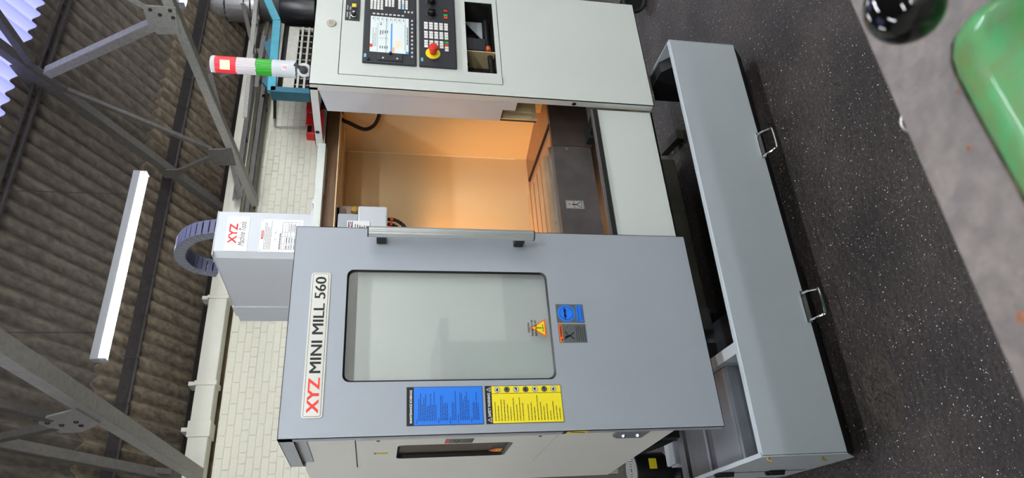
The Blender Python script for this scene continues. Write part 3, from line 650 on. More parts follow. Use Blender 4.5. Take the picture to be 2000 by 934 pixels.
# chip guards and table
MB().prism([(2.255, .845), (2.60, .822), (2.895, .80), (2.895, .79), (2.255, .82)], 'x', 1.83, IX).build('right_way_cover', mat('reddish way cover', (150, 112, 92), .3, .5, .25, 8, stretch=(1, 6, 1)), M)
MB().box(1.818, 1.832, 2.262, 2.69, .835, .852).build('chip_channel', MATTEBLACK, M)
MB().prism([(1.70, 2.30), (1.818, 2.262), (1.828, 2.68), (1.76, 2.70)], 'z', .838, .845).build('table_end_cover', mat('brown way cover', (170, 132, 104), .35, .4, .2, 10), M)
tbm = MB(); ys = [2.335, 2.385, 2.447, 2.509, 2.571, 2.633]
e_ = 1.715; pr2 = [(2.340, .80), (2.340, .87)]
for k in range(4):
    ys_ = 2.385+.072*k; pr2 += [(ys_, .87), (ys_, .846), (ys_-.008, .846), (ys_-.008, .822), (ys_+.022, .822), (ys_+.022, .846), (ys_+.014, .846), (ys_+.014, .87)]
pr2 += [(2.672, .87), (2.672, .80)]
tb_ = MB().prism(pr2, 'x', .70, e_).build('slotted_table', CAST, M)
for k in range(4): MB().box(.70, e_-.001, 2.3855+.072*k, 2.3985+.072*k, .846, .856).build('slot_shade', MATTEBLACK, tb_)  # black strips put the shade inside the slots into the colour
MB().box(.70, e_, 2.326, 2.3395, .80, .843).build('front_edge', MATTEBLACK, tb_)
MB().box(.70, e_, 2.30, 2.325, .838, .845).box(.70, e_+.01, 2.285, 2.30, .80, .858).build('table_front_angle', STEEL, M)
sw = MB(); rnd = random.Random(3)
pts = [(1.70-.035*k, 2.310+rnd.uniform(.002, .028)) for k in range(20)]
sw.prism([(1.70, 2.303)] + [(1.02, 2.303)] + pts[::-1], 'z', .8455, .8475).build('coolant_residue', WALLW, M)
for x in (1.685, 1.60, 1.46, 1.36): MB().lathe((x, 2.297, .852), (0, 0, 1), [(0, .006), (.007, .006), (.008, 0)], 6).build('cap_screw', CHROME, M)
fp = MB().box(.60, 1.705, 2.246, 2.250, .683, .849).box(.60, 1.705, 2.250, 2.285, .845, .849).build('front_splash_guard', DARKSTEEL, M)
MB().box(1.709, IX, 2.248, 2.252, .675, .849).box(1.709, IX, 2.252, 2.27, .845, .849).build('side_splash_guard', mat('dark splash guard', (92, 80, 76), .4, .7, .2, 12), M)
MB().lathe((1.69, 2.246, .79), (0, -1, 0), [(0, .003), (.005, .003), (.006, 0)], 8).build('screw', CHROME, M)
c0 = onY(1104, 391, 2.246); c1 = onY(1142, 409, 2.246)
d_ = Dec((min(c0.x, c1.x), 2.246, c1.z)); w2, h2 = abs(c0.x-c1.x), abs(c0.z-c1.z)
d_.base([(0, 0), (w2, 0), (w2, h2), (0, h2)], GREYLAB, .0008); d_.rect(.001, w2-.001, .001, h2-.001, PLATE)
d_.frame(.003, w2-.003, .003, h2-.003, .001, INK, 1); cx = w2/2; d_.disc(cx, h2*.62, .0035, INK, 1); d_.rect(cx-.0025, cx+.0025, h2*.40, h2*.60, INK, 1); d_.rect(cx-.017, cx+.017, h2*.535, h2*.56, INK, 1)
d_.line(cx, h2*.42, cx-.012, h2*.2, .003, INK, 1); d_.line(cx, h2*.42, cx+.012, h2*.2, .003, INK, 1); d_.rect(cx-.016, cx+.016, h2*.12, h2*.16, GREYLAB, 1)
d_.line(cx-.006, h2*.76, cx+.006, h2*.86, .002, REDD, 1); d_.line(cx+.006, h2*.76, cx-.006, h2*.86, .002, REDD, 1); d_.done('no_standing_label', fp, 'silver label with a standing figure and a red cross')
# sloped coolant lip and lower front panel
MB().prism([(2.134, .704), (2.134, .700), (2.20, .655), (2.40, .645), (2.40, .65), (2.202, .66)], 'x', 1.0, 1.812).build('coolant_trough', STEEL, M)
MB().box(1.0, 1.812, 2.127, 2.135, .690, .704).build('trough_lip', STEEL, M)
MB().box(1.0, 1.812, 2.124, 2.129, .676, .694).build('rubber_seal', RUBBER, M)
MB().box(1.0, 1.815, 2.13, 2.134, .436, .694).box(1.0, 1.815, 2.13, 2.2, .436, .44).build('lower_front_panel', OFFWHITE, M)
# black brackets in the gap right of the guard
MB().box(1.72, 1.80, 2.2, 2.24, .66, .70).prism([(2.14, .70), (2.23, .66), (2.23, .69)], 'x', 1.74, 1.80).build('gap_bracket', MATTEBLACK, M)

# --- control cabinet
CX0, CX1, CZ0, CZ1 = 1.829, 2.43, .428, 1.834
cabf = MB().prism([(CX0, CZ0), (CX1, CZ0), (CX1, CZ1), (CX0, CZ1)], 'y', D, D+.003, holes=[[(1.886, 1.072), (2.405, 1.072), (2.405, 1.728), (1.886, 1.728)]])
cabf.box(CX0, CX0+.003, D, D+.034, CZ0, CZ1).box(CX0, CX0+.003, D+.02, D+.40, 1.802, CZ1)
cabf.box(CX1-.003, CX1, D, D+.85, CZ0, CZ1).box(CX0, CX1, D, D+.85, CZ0, CZ0+.003).box(CX0, CX1, D, D+.42, CZ1-.003, CZ1)
cb_ = cabf.build('control_cabinet', OFFWHITE, M)
MB().prism([(D+.034, 1.01), (D+.034, 1.80), (2.262, 1.772), (2.262, 1.063), (2.19, 1.063), (2.19, 1.01)], 'x', CX0+.004, CX0+.007).build('cabinet_side_panel', HEADGREY, M)
MB().box(CX0+.02, CX1-.02, 2.275, 2.28, .90, 1.8).build('cabinet_inner_wall', DARKGREY, M)
MB().box(CX0+.02, IX+.3, 2.262, 2.27, .90, 1.063).build('lower_inner_wall', CREAM, M)
for x0_ in (1.845, 1.885): MB().box(x0_, x0_+.02, 2.255, 2.262, .92, 1.05).build('inner_rib', CREAM, M)
pf = MB().prism([(1.889, 1.075), (2.402, 1.075), (2.402, 1.725), (1.889, 1.725)], 'y', D-.001, D+.002, holes=[[(1.945, 1.094), (2.351, 1.094), (2.351, 1.215), (1.945, 1.215)]])
op = pf.build('operator_panel', OFFWHITE, M)
MB().box(1.887, 2.404, D+.004, D+.006, 1.073, 1.094).box(1.887, 2.404, D+.004, D+.006, 1.215, 1.727).box(1.887, 1.945, D+.004, D+.006, 1.09, 1.22).box(2.351, 2.404, D+.004, D+.006, 1.09, 1.22).build('panel_backing', MATTEBLACK, op)
MB().tube([(1.893, D-.001, 1.0745), (1.925, D-.003, 1.073)], .0014, 6).build('hinge_wire', CHROME, op)
# letter-box recess under the keypads
rb = MB(); z0, z1_, x0, x1 = 1.094, 1.215, 1.945, 2.351
rb.box(x0-.02, x1+.02, 2.24, 2.243, z0-.03, z1_+.03).box(x0-.02, x1+.02, D+.006, 2.243, z0-.01, z0-.007).box(x0-.02, x1+.02, D+.006, 2.243, z1_+.007, z1_+.01).box(x0-.022, x0-.02, D+.006, 2.243, z0, z1_+.01).box(x1+.02, x1+.022, D+.006, 2.243, z0, z1_+.01)
rc = rb.build('tray_recess', mat('dark grey recess', (40, 40, 38), .5, 0, .15, 20), M)
MB().prism([(2.335, 1.205), (2.335, 1.125), (2.23, 1.125)], 'y', 2.20, 2.205).build('recess_bracket', TANKG, rc)
MB().box(2.13, 2.20, 2.16, 2.24, 1.12, 1.205).build('recess_block', CHARCOAL, rc, bevel=.004)
MB().lathe((2.11, 2.23, 1.20), (0, -1, 0), [(0, .02), (.014, .02), (.016, 0)], 12).build('cable_gland', BLACK, rc)
hs = MB(); n_ = 34
pp = curve([(1.965, D+.055, 1.106), (2.02, D+.06, 1.104), (2.10, D+.065, 1.106), (2.20, D+.08, 1.112), (2.33, D+.08, 1.112)], 12)
hs.tube(pp, [.012 if i % 2 else .0095 for i in range(len(pp))], 10).build('corrugated_hose', RUBBER, rc)
MB().tube([(2.118, D+.05, 1.112), (2.138, D+.05, 1.114)], .011, 8).build('hose_clip', HOSEO, rc)
MB().tube(curve([(1.95, D+.08, 1.115), (1.98, D+.07, 1.13), (2.02, D+.08, 1.128)], 4), .004, 6).build('cable', RUBBER, rc)
# display unit
px0, px1, pz0, pz1 = 1.950, 2.345, 1.424, 1.638
yF = D-.012
dp = MB().box(px0, px1, yF, D, pz0, pz1).build('display_unit', CHARCOAL, M, bevel=.004)
def key_mesh(name, w_, h_, m, depth=.003): o = MB().box(0, w_, -depth, 0, 0, h_).build(name, m, None, bevel=.0007, seg=1, keep=True); COL.objects.unlink(o); return o
def put(proto, x, z, par, y=yF):
    o = proto.copy(); COL.objects.link(o); o.parent = par; o.location = Vector((x, y, z)) - WL[par.name]; return o
K1 = key_mesh('key', .010, .0075, KEY); K2 = key_mesh('key', .0115, .0105, KEYW); K3 = key_mesh('key', .0115, .0105, KEYB); K4 = key_mesh('key', .0075, .011, KEY)
scx0, scx1, scz0, scz1 = 2.005, 2.203, 1.455, 1.610
d_ = Dec((scx0, yF, scz0)); W_, H_ = scx1-scx0, scz1-scz0
d_.base([(-.002, -.002), (W_+.002, -.002), (W_+.002, H_+.002), (-.002, H_+.002)], INK, .0005)
d_.rect(0, W_, 0, H_, SCR); d_.rect(0, W_*.96, H_*.57, H_*.60, SCRG, 1) ; d_.rect(0, W_*.82, H_*.43, H_*.468, SCRB, 1); d_.rect(0, .012, .0, H_*.08, SCRB, 1)
d_.rect(.024, .042, H_*.93, H_, SCRR, 1); d_.rect(0, W_*.8, H_*.80, H_*.815, SCRG, 1); d_.rect(.006, .030, H_*.37, H_*.42, SCRO, 1); d_.rect(.03, W_*.35, H_*.2, H_*.35, mat('screen peach', (235, 205, 180), .3, emit=.12), 1)
d_.rect(.014, W_*.82, .012, .0165, SCRG, 1)
for k in range(8): d_.rect(W_*.84, W_, H_*(.09+.113*k), H_*(.095+.113*k)+.0012, SCRG, 1); d_.rect(W_*.9, W_*.96, H_*(.13+.113*k), H_*(.13+.113*k)+.003, SCRK, 2)
for k in range(4): d_.rect(.02, .034, H_*(.71-.06*k)+.002, H_*(.71-.06*k)+.006, SCRK, 2); d_.rect(.075, .078, H_*(.71-.06*k)+.002, H_*(.71-.06*k)+.006, SCRK, 2); d_.rect(.095+.004*k, .12, H_*(.71-.06*k)+.002, H_*(.71-.06*k)+.006, SCRK, 2)
d_.text('M 0', .150, .165, H_*.70, H_*.76, SCRK, .02); d_.para(.03, .17, H_*.95, H_*.83, 3, SCRK, .3, 9, .5); d_.para(.05, .155, .0095, .001, 1, SCRK, .5, 8, .9)
d_.done('screen', dp, 'lit screen')
for k in range(10): put(K1, scx0-.018+.0222*k, 1.4375, dp)
for k in range(8): put(K4, 2.213, 1.592-.0168*k, dp)
for k in range(3):
    put(K1, 2.236, 1.4375+.0145*k, dp)
for r_ in range(5):
    for c_ in range(4): put(K2, 2.2425+.0138*r_, 1.603-.0138*c_ if c_ < 4 else 0, dp)
for r_ in range(4):
    for c_ in range(3): put(K2, 2.264+.0138*r_, 1.545-.0138*c_-.002, dp)
for r_ in range(4):
    for c_ in range(3): put(K3 if c_ == 1 and r_ in (0, 1) else K2, 2.256+.0138*r_, 1.4885-.0148*c_-.0, dp)
MB().box(1.962, 2.001, yF-.004, yF, 1.478, 1.578).build('usb_cover', CHARCOAL, dp, bevel=.002)
for z in (1.500, 1.556): MB().lathe((1.973, yF-.004, z), (0, -1, 0), [(0, .002), (.0045, .002), (.005, 0)], 12).build('screw', HANDLE, dp)
MB().lathe((1.998, yF-.004, 1.527), (0, -1, 0), [(0, .006), (.006, .006), (.007, 0)], 12).build('port_plug', BLACK, dp)
MB().box(1.974, 1.992, yF-.001, yF, 1.622, 1.631).build('maker_badge', TEALP, dp)
MB().box(1.958, 1.970, yF-.006, yF, 1.608, 1.620).build('cover_latch', BLACK, dp, bevel=.002)
# machine keypad
mx0, mx1, mz0, mz1 = 1.950, 2.355, 1.260, 1.413
kp = MB().box(mx0, mx1, yF, D, mz0, mz1).build('keypad_unit', CHARCOAL, M, bevel=.004)
KC = {c: key_mesh('key', .0115, .0155, m) for c, m in (('w', KEYW), ('g', GREEN), ('r', RED))}
cols = [1.376, 1.355, 1.334, 1.313, 1.292]
for gi, gx in enumerate((2.050, 2.1015, 2.153)):
    for r_ in range(3):
        for c_, z in enumerate(cols):
            kc = 'w'
            if gi == 0 and c_ == 4: kc = {0: 'w', 1: 'r', 2: 'g'}[r_]
            if gi == 0 and c_ == 1 and r_ == 0: pass
            put(KC[kc], gx+.0142*r_, z, kp)
put(KC['w'], 2.036, cols[4], kp); put(KC['r'], 2.222, cols[4], kp); put(KC['g'], 2.236, cols[4], kp); put(KC['r'], 2.262, cols[4], kp)
def knob(x, z, label):
    MB().lathe((x, yF, z), (0, -1, 0), [(0, .001), (.026, .001), (.026, 0)], 28).build('dial_ring', BLACK, kp)
    rr_ = MB().lathe((x, yF, z), (0, -1, 0), [(.017, .001), (.016, .022), (.013, .024), (0, .024)], 24); rr_.box(x-.004, x+.004, yF-.030, yF-.02, z-.015, z+.015)
    tag(rr_.build('override_knob', BLACK, kp), label)
    for k in range(14):
        a = R(-130+20*k); MB().box(x+.0225*math.sin(a)-.0008, x+.0225*math.sin(a)+.0008, yF-.0016, yF-.001, z+.0225*math.cos(a)-.0008, z+.0225*math.cos(a)+.0008).build('dial_mark', WHITE, kp)
knob(2.245, 1.360, 'lower override knob'); knob(2.315, 1.360, 'upper override knob')
MB().lathe((2.020, yF, 1.357), (0, -1, 0), [(0, .002), (.030, .002), (.030, 0)], 32).build('yellow_disc', YELPL, kp)
MB().lathe((2.020, yF, 1.357), (0, -1, 0), [(.012, .002), (.012, .010), (.015, .012), (.0165, .026), (.019, .030), (.019, .038), (.016, .042), (0, .043)], 28).build('stop_button', REDPL, kp)
MB().box(1.974, 1.992, yF-.001, yF, 1.397, 1.405).build('maker_badge', TEALP, kp)
# key switch plate
d_ = Dec((2.178, D-.001, 1.655)); W_, H_ = .185, .059; d_.base([(0, 0), (W_, 0), (W_, H_), (0, H_)], CHARCOAL, .002)
d_.text('POWER', .016, .045, .048, .053, WHITE, .02); d_.text('OFF / ON', .006, .045, .037, .042, WHITE, .02); d_.text('START', .06, .085, .048, .053, WHITE, .01); d_.text('READY', .06, .078, .037, .042, WHITE, .01)
ks = d_.done('key_switch_plate', M, 'dark plate with a key switch')
MB().lathe((2.207, D-.003, 1.679), (0, -1, 0), [(.014, 0), (.014, .005), (.0105, .006)], 24).build('switch_ring', CHROME, ks)
MB().lathe((2.207, D-.003, 1.679), (0, -1, 0), [(.0105, 0), (.0095, .018), (.006, .020), (0, .020)], 20).build('key_switch', BLACK, ks); MB().lathe((2.207, D-.0225, 1.679), (0, -1, 0), [(.005, 0), (.005, .002), (0, .002)], 12).build('lock_face', CHROME, ks)
MB().box(2.243, 2.262, D-.014, D-.003, 1.669, 1.689).build('button_bezel', CHROME, ks, bevel=.001); MB().box(2.245, 2.260, D-.018, D-.013, 1.671, 1.687).build('yellow_button', YELPL, ks, bevel=.001)
# round makers badge and rubber grommets
bc = onY(647, 46, D)
MB().lathe((bc.x, D, bc.z), (0, -1, 0), [(.019, 0), (.019, .004), (.017, .006), (0, .006)], 28).build('round_badge', CREAMMET, cb_)
d_ = Dec((bc.x, D-.0062, bc.z)); d_.L = 0; d_.text('XYZ', -.011, .011, -.001, .007, REDD, .01, 0); d_.rect(-.009, .009, -.007, -.0055, INKSOFT); d_.done('badge_print', cb_)
for q_, nm in (((1121, 203), 'grommet'), ((620, 258), 'grommet')):
    c = onX(*q_, CX0); MB().lathe((CX0, c.y, c.z), (-1, 0, 0), [(.009, 0), (.009, .002), (0, .003)], 16).build(nm, RUBBER, cb_)

# --- signal tower on the cabinet roof
tx, ty = 2.075, 2.30; z0 = 1.834
st = MB().lathe((tx, ty, z0), (0, 0, 1), [(0, 0), (.030, 0), (.030, .012), (.016, .014), (.016, .030), (0, .03)], 24).build('signal_tower', HEADGREY, M)
MB().lathe((tx, ty, z0+.047), (-.67, -.74, 0), [(0, 0), (.029, 0), (.029, .03), (.026, .034), (0, .034)], 24).build('swivel_joint', HEADGREY, st)
MB().lathe((tx-.022, ty-.025, z0+.047), (-.67, -.74, 0), [(0, 0), (.017, 0), (.017, .010), (.007, .011), (.006, .012), (0, .012)], 20).build('locking_knob', BLACK, st)
MB().beam((tx-.028, ty-.032, z0+.050), (tx-.012, ty-.046, z0+.084), .012, .014).build('locking_lever', BLACK, st)
MB().tube([(tx, ty, z0+.06), (tx, ty, z0+.085)], .016, 16).build('tower_neck', HEADGREY, st)
def seg(nm, z_a, z_b, m, r_=.0345, rib=True, dome=False):
    nn = 64; prof = [(z_a), (z_b)]; mb = MB(); vs = []
    for z in (z_a, z_b):
        for k in range(nn):
            a = 2*math.pi*k/nn; q_ = r_-(.0012 if rib and k % 2 else 0); vs.append((tx+q_*math.cos(a), ty+q_*math.sin(a), z))
    mb.add(vs, [(k, (k+1) % nn, nn+(k+1) % nn, nn+k) for k in range(nn)])
    if dome: mb.lathe((tx, ty, z_b), (0, 0, 1), [(r_, 0), (r_-.003, .006), (0, .010)], 32)
    return mb.build(nm, m, st)
seg('tower_base', z0+.082, z0+.175, HEADGREY, .035, False, True); seg('base_collar', z0+.082, z0+.120, HEADGREY, .0365, False)
seg('green_lens', z0+.176, z0+.240, GRNLENS); seg('clear_lens', z0+.242, z0+.318, CLEARLENS)
seg('red_lens', z0+.320, z0+.400, REDLENS); seg('top_cap', z0+.401, z0+.413, CLEARLENS, .0345, False, True)
vd = Vector((-tx, -ty, 0)).normalized(); vs_ = Vector((-vd.y, vd.x, 0)); 
for r_ in range(5):
    for c_ in range(4):
        p = Vector((tx, ty, z0+.345+.0095*c_)) + vd*.0352 + vs_*(.0075*(r_-2)); MB().beam(p-vs_*.0035, p+vs_*.0035, .001, .0085).build('lit_led', LEDON, st)
d_ = Dec(Vector((tx, ty, z0+.112))+vd*.0352, A=vs_*1.0, N=vd); d_.L = 1; d_.rect(-.004, .018, 0, .022, WHITE); d_.para(0, .015, .02, .003, 4, RED, .5, 2, .6); d_.done('tower_sticker', st)
tag(st, 'signal tower with red, clear and green lenses')

# --- spindle head cover and energy chain above the enclosure
hx0, hx1, hyf, hyb, hzt = 1.42, 1.635, 2.75, 3.31, 2.252
hd = MB().prism([(hx0, hyf+.03), (hx0+.02, hyf), (hx1, hyf), (hx1, hyb+.2), (hx0+.0, hyb+.19), (hx0, hyb+.0)], 'z', 1.76, hzt).box(hx0-.002, hx1+.002, hyf-.002, hyb, hzt-.006, hzt).build('head_cover', HEADGREY, M, bevel=.004)
MB().box(hx0-.006, hx0+.05, hyb-.01, hyb+.10, 1.76, hzt+.005).build('rear_column_cover', HEADGREY, M)
d_ = Dec((1.438, hyf, 2.112)); W_, H_ = .172, .094; d_.base([(0, 0), (W_, 0), (W_, H_), (0, H_)], PLATE, .0015); d_.rect(.001, W_-.001, .001, H_-.001, WHITE)
d_.text('XYZ', .036, .136, .047, .082, REDD, .03); d_.text('Machine Tools', .026, .146, .014, .040, INK, .0, 1, .35)
d_.done('head_logo_plate', hd, 'white plate with red lettering')
d_ = Dec((1.438, hyf, 1.888)); W_, H_ = .162, .176; d_.base([(0, 0), (W_, 0), (W_, H_), (0, H_)], WHITE, .001)
d_.rect(.062, .105, .162, .172, REDD); d_.text('CAUTION', .065, .102, .164, .170, WHITE, .02)
d_.para(.010, .155, .160, .128, 5, INKSOFT, .3, 6, .7); d_.para(.010, .10, .098, .086, 1, INKSOFT, .4, 7, .9)
d_.frame(.012, .150, .012, .086, .001, INK, 1)
for b in (.03, .048, .062, .072): d_.rect(.012, .150, b, b+.0007, INK, 1)
for a in (.04, .075, .098): d_.rect(a, a+.0007, .012, .086, INK, 1)
for a in (.06, .095): d_.disc(a, .112, .004, KEY, 1); d_.line(a-.004, .118, a+.006, .104, .0012, INKSOFT, 2)
d_.para(.015, .037, .07, .014, 5, INKSOFT, .3, 21, .7); d_.para(.045, .072, .07, .014, 5, INKSOFT, .3, 22, .7); d_.para(.102, .146, .06, .03, 4, INKSOFT, .3, 23, .7)
for a, b in ((.006, .170), (.156, .170), (.006, .006)): d_.disc(a, b, .002, INK, 1, 8)
d_.done('head_data_plate', hd, 'white plate with a caution heading and a table')
# energy chain: an arch of links, each link a part
ch = MB().box(1.535, 1.625, 2.88, 2.92, 2.18, 2.262).build('energy_chain', CHAINW, M); tag(ch, 'arched grey violet plastic energy chain')
cx0_, cx1_ = 1.555, 1.625
pl = [onX(x, y, cx0_) for x, y in ((424, 460), (400, 463), (380, 468), (362, 478), (352, 492), (352, 506), (366, 521), (388, 531), (424, 538))]
cc = curve([(0, p.y, p.z) for p in pl], 6)
L_ = [0]
for i in range(1, len(cc)): L_.append(L_[-1]+(cc[i]-cc[i-1]).length)
def at_len(s_):
    for i in range(1, len(cc)):
        if L_[i] >= s_: f = (s_-L_[i-1])/(L_[i]-L_[i-1]); return cc[i-1].lerp(cc[i], f), (cc[i]-cc[i-1]).normalized()
    return cc[-1], (cc[-1]-cc[-2]).normalized()
NL = 20; st_ = L_[-1]/NL
for i in range(NL):
    a_, t_ = at_len(st_*i+.001); b2_, t2_ = at_len(st_*(i+1)-.001); n1 = Vector((0, t_.z, -t_.y)); n2 = Vector((0, t2_.z, -t2_.y)); hh = .024
    if n1.dot(Vector((0, a_.y-3.05, a_.z-2.25))) < 0: n1 = -n1
    if n2.dot(Vector((0, b2_.y-3.05, b2_.z-2.25))) < 0: n2 = -n2
    poly = [a_-n1*hh, a_+n1*hh, b2_+n2*hh, b2_-n2*hh]
    for xx in (cx0_, cx1_-.008): MB().prism([(p.y, p.z) for p in poly], 'x', xx, xx+.008).build('chain_side', CHAING, ch)
    for s_ in (-1, 1):
        q1 = a_.lerp(b2_, .08)+n1*hh*.96*s_; q2 = a_.lerp(b2_, .92)+n2*hh*.96*s_; nn_ = (n1+n2).normalized()
        MB().beam((0+(cx0_+cx1_)/2, q1.y, q1.z), ((cx0_+cx1_)/2, q2.y, q2.z), cx1_-cx0_, .004, up=nn_).build('chain_bar', CHAINW, ch)

# --- spindle nose inside
sp = MB().box(1.30, 1.585, 2.60, 2.88, 1.523, 1.84).build('spindle_head', HEADGREY, M, bevel=.004)
MB().box(1.33, 1.586, 2.592, 2.60, 1.60, 1.725).build('head_label_band', mat('bronze label', (150, 128, 116), .35, .3), sp)
kc_ = onY(693, 411, 2.59); MB().lathe((kc_.x, 2.592, kc_.z), (0, -1, 0), [(.018, 0), (.017, .010), (.013, .014), (0, .015)], 20).build('head_button', mat('amber button', (180, 140, 60), .3), sp)
d_ = Dec((kc_.x, 2.5918, kc_.z)); d_.L = 1
for s_ in (-1, 1): d_.para(-.02, .01, .024+.012*s_+(.006 if s_ > 0 else -.012)*2, .010+.012*s_+(.006 if s_ > 0 else -.012)*2, 3, INK, .4, 5+s_, .5)
d_.done('head_print', sp)
fc = MB().box(1.28, 1.497, 2.44, 2.60, 1.523, 1.64).build('front_nose_cover', HEADGREY, sp, bevel=.006)
MB().box(1.28, 1.47, 2.46, 2.60, 1.64, 1.72).build('upper_nose_cover', GREYDOOR, sp, bevel=.004)
w0 = onY(680, 431, 2.438)
d_ = Dec((w0.x-.125, 2.438, onY(722, 431, 2.438).z)); d_.base([(0, 0), (.125, 0), (.125, .088), (0, .088)], WHITE, .001); d_.rect(.004, .121, .066, .084, mat('maroon print', (90, 22, 24), .5)); d_.text('WARNING', .02, .121, .069, .081, WHITE, .03); d_.para(.01, .12, .06, .006, 6, INK, .4, 9, .8); d_.done('nose_warning_label', sp)
for i, hp in enumerate((((757, 429), (768, 429), (780, 434), (790, 443), (798, 456)), ((757, 438), (766, 439), (776, 445), (783, 455), (788, 468)), ((757, 447), (765, 449), (773, 456), (778, 466), (782, 478)))):
    pp = curve([onY(x, y, 2.50-.012*i) for x, y in hp], 4)
    MB().tube(pp, [.0088 if k % 2 else .0060 for k in range(len(pp))], 8).build('coolant_nozzle_hose', RUBBER, sp)
    MB().tube([pp[2], pp[4]], .0100, 8).build('hose_ring', REDPL if i else HOSEO, sp)
MB().lathe((1.33, 2.70, 1.40), (0, 0, 1), [(0, 0), (.045, 0), (.06, .06), (.075, .125)], 24).build('spindle_nose', STEEL, sp)
# --- warm work lamp inside, gooseneck hose
wl = MB().lathe((.95, 2.48, 1.52), (.5, .5, -.6), [(0, 0), (.035, 0), (.04, .09), (.0, .09)], 20).build('work_lamp', CREAMMET, M)
ld = bpy.data.lights.new('work_lamp_bulb', 'SPOT'); ld.energy = BULB*19; ld.color = (1, .50, .17); ld.spot_size = R(105); ld.spot_blend = .9; ld.shadow_soft_size = .05
lo = bpy.data.objects.new('work_lamp_bulb', ld); COL.objects.link(lo); WL[lo.name] = Vector((1.03, 2.56, 1.42)); lo.parent = wl; lo.location = Vector((1.03, 2.56, 1.42))-WL[wl.name]
lo.rotation_euler = Vector((.58, .50, -.62)).to_track_quat('-Z', 'Y').to_euler()
ga = onX(666, 227, 2.05); gb_ = onX(712, 240, 2.05); gc = onX(741, 226, 2.05)
MB().tube(curve([(2.09, ga.y+.01, ga.z+.01), (2.04, ga.y+.005, ga.z), (2.02, ga.y+.01, ga.z-.04), (2.02, gb_.y+.01, gb_.z), (2.04, gb_.y, gb_.z-.045), (2.06, gc.y, gc.z), (2.09, gc.y-.04, gc.z+.01)], 6), .009, 10).build('gooseneck_hose', RUBBER, M)
MB().lathe((2.10, ga.y, ga.z+.005), (-1, 0, 0), [(.016, 0), (.016, .03), (.011, .034), (0, .034)], 12).build('hose_gland', RUBBER, M)
# --- base casting and feet
MB().box(1.17, 2.04, 2.75, 3.6, .03, .42).prism([(2.75, .34), (2.75, .40), (2.55, .40)], 'x', 1.3, 1.95).build('base_casting', OLIVE, M, bevel=.01)
MB().box(1.06, 1.17, 2.70, 2.9, .05, .12).build('base_foot', DARKGREY, M, bevel=.01); MB().lathe((1.12, 2.76, 0), (0, 0, 1), [(0, 0), (.045, 0), (.045, .03), (.018, .032), (.018, .20), (0, .2)], 16).build('levelling_screw', BLACK, M)
pa = onZ(1328, 262, .02); pb = onZ(1296, 296, .02)
MB().beam(pa, pb, .05, .04).build('floor_stay', OLIVE, M)
MB().box(.62, .66, 2.86, 2.93, 0, .40).build('rear_leg', MATTEBLACK, M); MB().box(1.0, 1.05, 2.4, 2.9, .28, .39).build('under_beam', MATTEBLACK, M)
MB().tube(curve([(.62, 3.1, .42), (.68, 3.0, .30), (.80, 2.9, .15), (.9, 2.85, .02)], 5), .022, 8).build('drain_hose', RUBBER, M)
MB().tube(curve([(.58, 3.0, .5), (.60, 2.95, .35), (.66, 2.92, .2), (.8, 2.98, .05)], 5), .016, 8).build('coolant_hose', RUBBER, M)
MB().tube(curve([(.75, 2.7, .42), (.72, 2.65, .30), (.7, 2.62, .22), (.72, 2.6, .15)], 5), .014, 8).build('coolant_hose', RUBBER, M)

# ================================================================ COOLANT TANK pulled forward
TH = R(-1.5); A0 = Vector((.364, 2.041, 0))
TKN = thing('coolant_tank', 'long low grey coolant tank on castors pulled out in front of the machine', 'tank', (0, 0, 0), place=A0, rotz=TH)
LN = 1.678
MB().prism([(-.069, .100), (-.069, .388), (-.066, .392), (-.050, .392), (-.050, .388), (-.064, .386), (-.064, .100)], 'x', .004, LN).build('front_panel', TANKG, TKN)
MB().prism([(-.069, .100), (-.064, .102), (.004, .034), (0, .030)], 'x', .004, LN).build('bottom_skirt', MATTEBLACK, TKN)
MB().prism([(0, .030), (.004, .034), (.9, .034), (.9, .030)], 'x', .004, .72).build('tank_floor', TANKIN, TKN)
ep = MB().prism([(-.070, .100), (0, .028), (.39, .05), (.39, .165), (.95, .165), (.95, .40), (.38, .398), (-.070, .392)], 'x', -.002, .002).box(-.002, .012, -.068, .95, .389, .395).build('end_plate', TANKG, TKN)
ep2 = MB().prism([(-.070, .100), (0, .028), (.25, .05), (.25, .346), (.161, .394), (-.070, .392)], 'x', LN-.002, LN+.002).build('end_plate', TANKG, TKN)
MB().prism([(.062, .386), (.160, .386), (.246, .342), (.246, .06), (-.058, .12), (-.058, .27)], 'x', LN-.06, LN-.004).build('end_plate_shade', MATTEBLACK, TKN)  # black block stands in for the shade on the end plate's inner face
# stepped cover trays inside the left half
MB().prism([(-.06, .18), (.125, .20), (.128, .336), (.135, .342), (.325, .342), (.328, .31), (.40, .305), (.435, .305), (.437, .315), (.439, .30), (.60, .295), (.60, .285), (.32, .30), (.318, .336), (.137, .336), (.131, .19), (-.06, .17)], 'x', .004, .345).build('filter_tray', TANKIN, TKN)
MB().box(.006, .34, .136, .322, .3425, .3445).build('tray_cover', mat('lighter tray grey', (142, 147, 154), .35, .3, .15, 6), TKN)
MB().box(.006, .34, .436, .440, .305, .316).build('tray_edge', HEADGREY, TKN)
MB().prism([(-.04, .36), (.30, .37), (.30, .16), (-.04, .16)], 'x', .345, .350).box(.345, .385, -.03, .30, .362, .366).build('tray_end', TANKG, TKN)
MB().box(.05, .62, .64, .70, .22, .27).build('cross_channel', TANKIN, TKN); MB().box(.05, .62, .80, .86, .20, .24).build('cross_channel', TANKIN, TKN)
MB().box(.03, .63, .72, .78, .02, .22).build('dark_divider', MATTEBLACK, TKN)
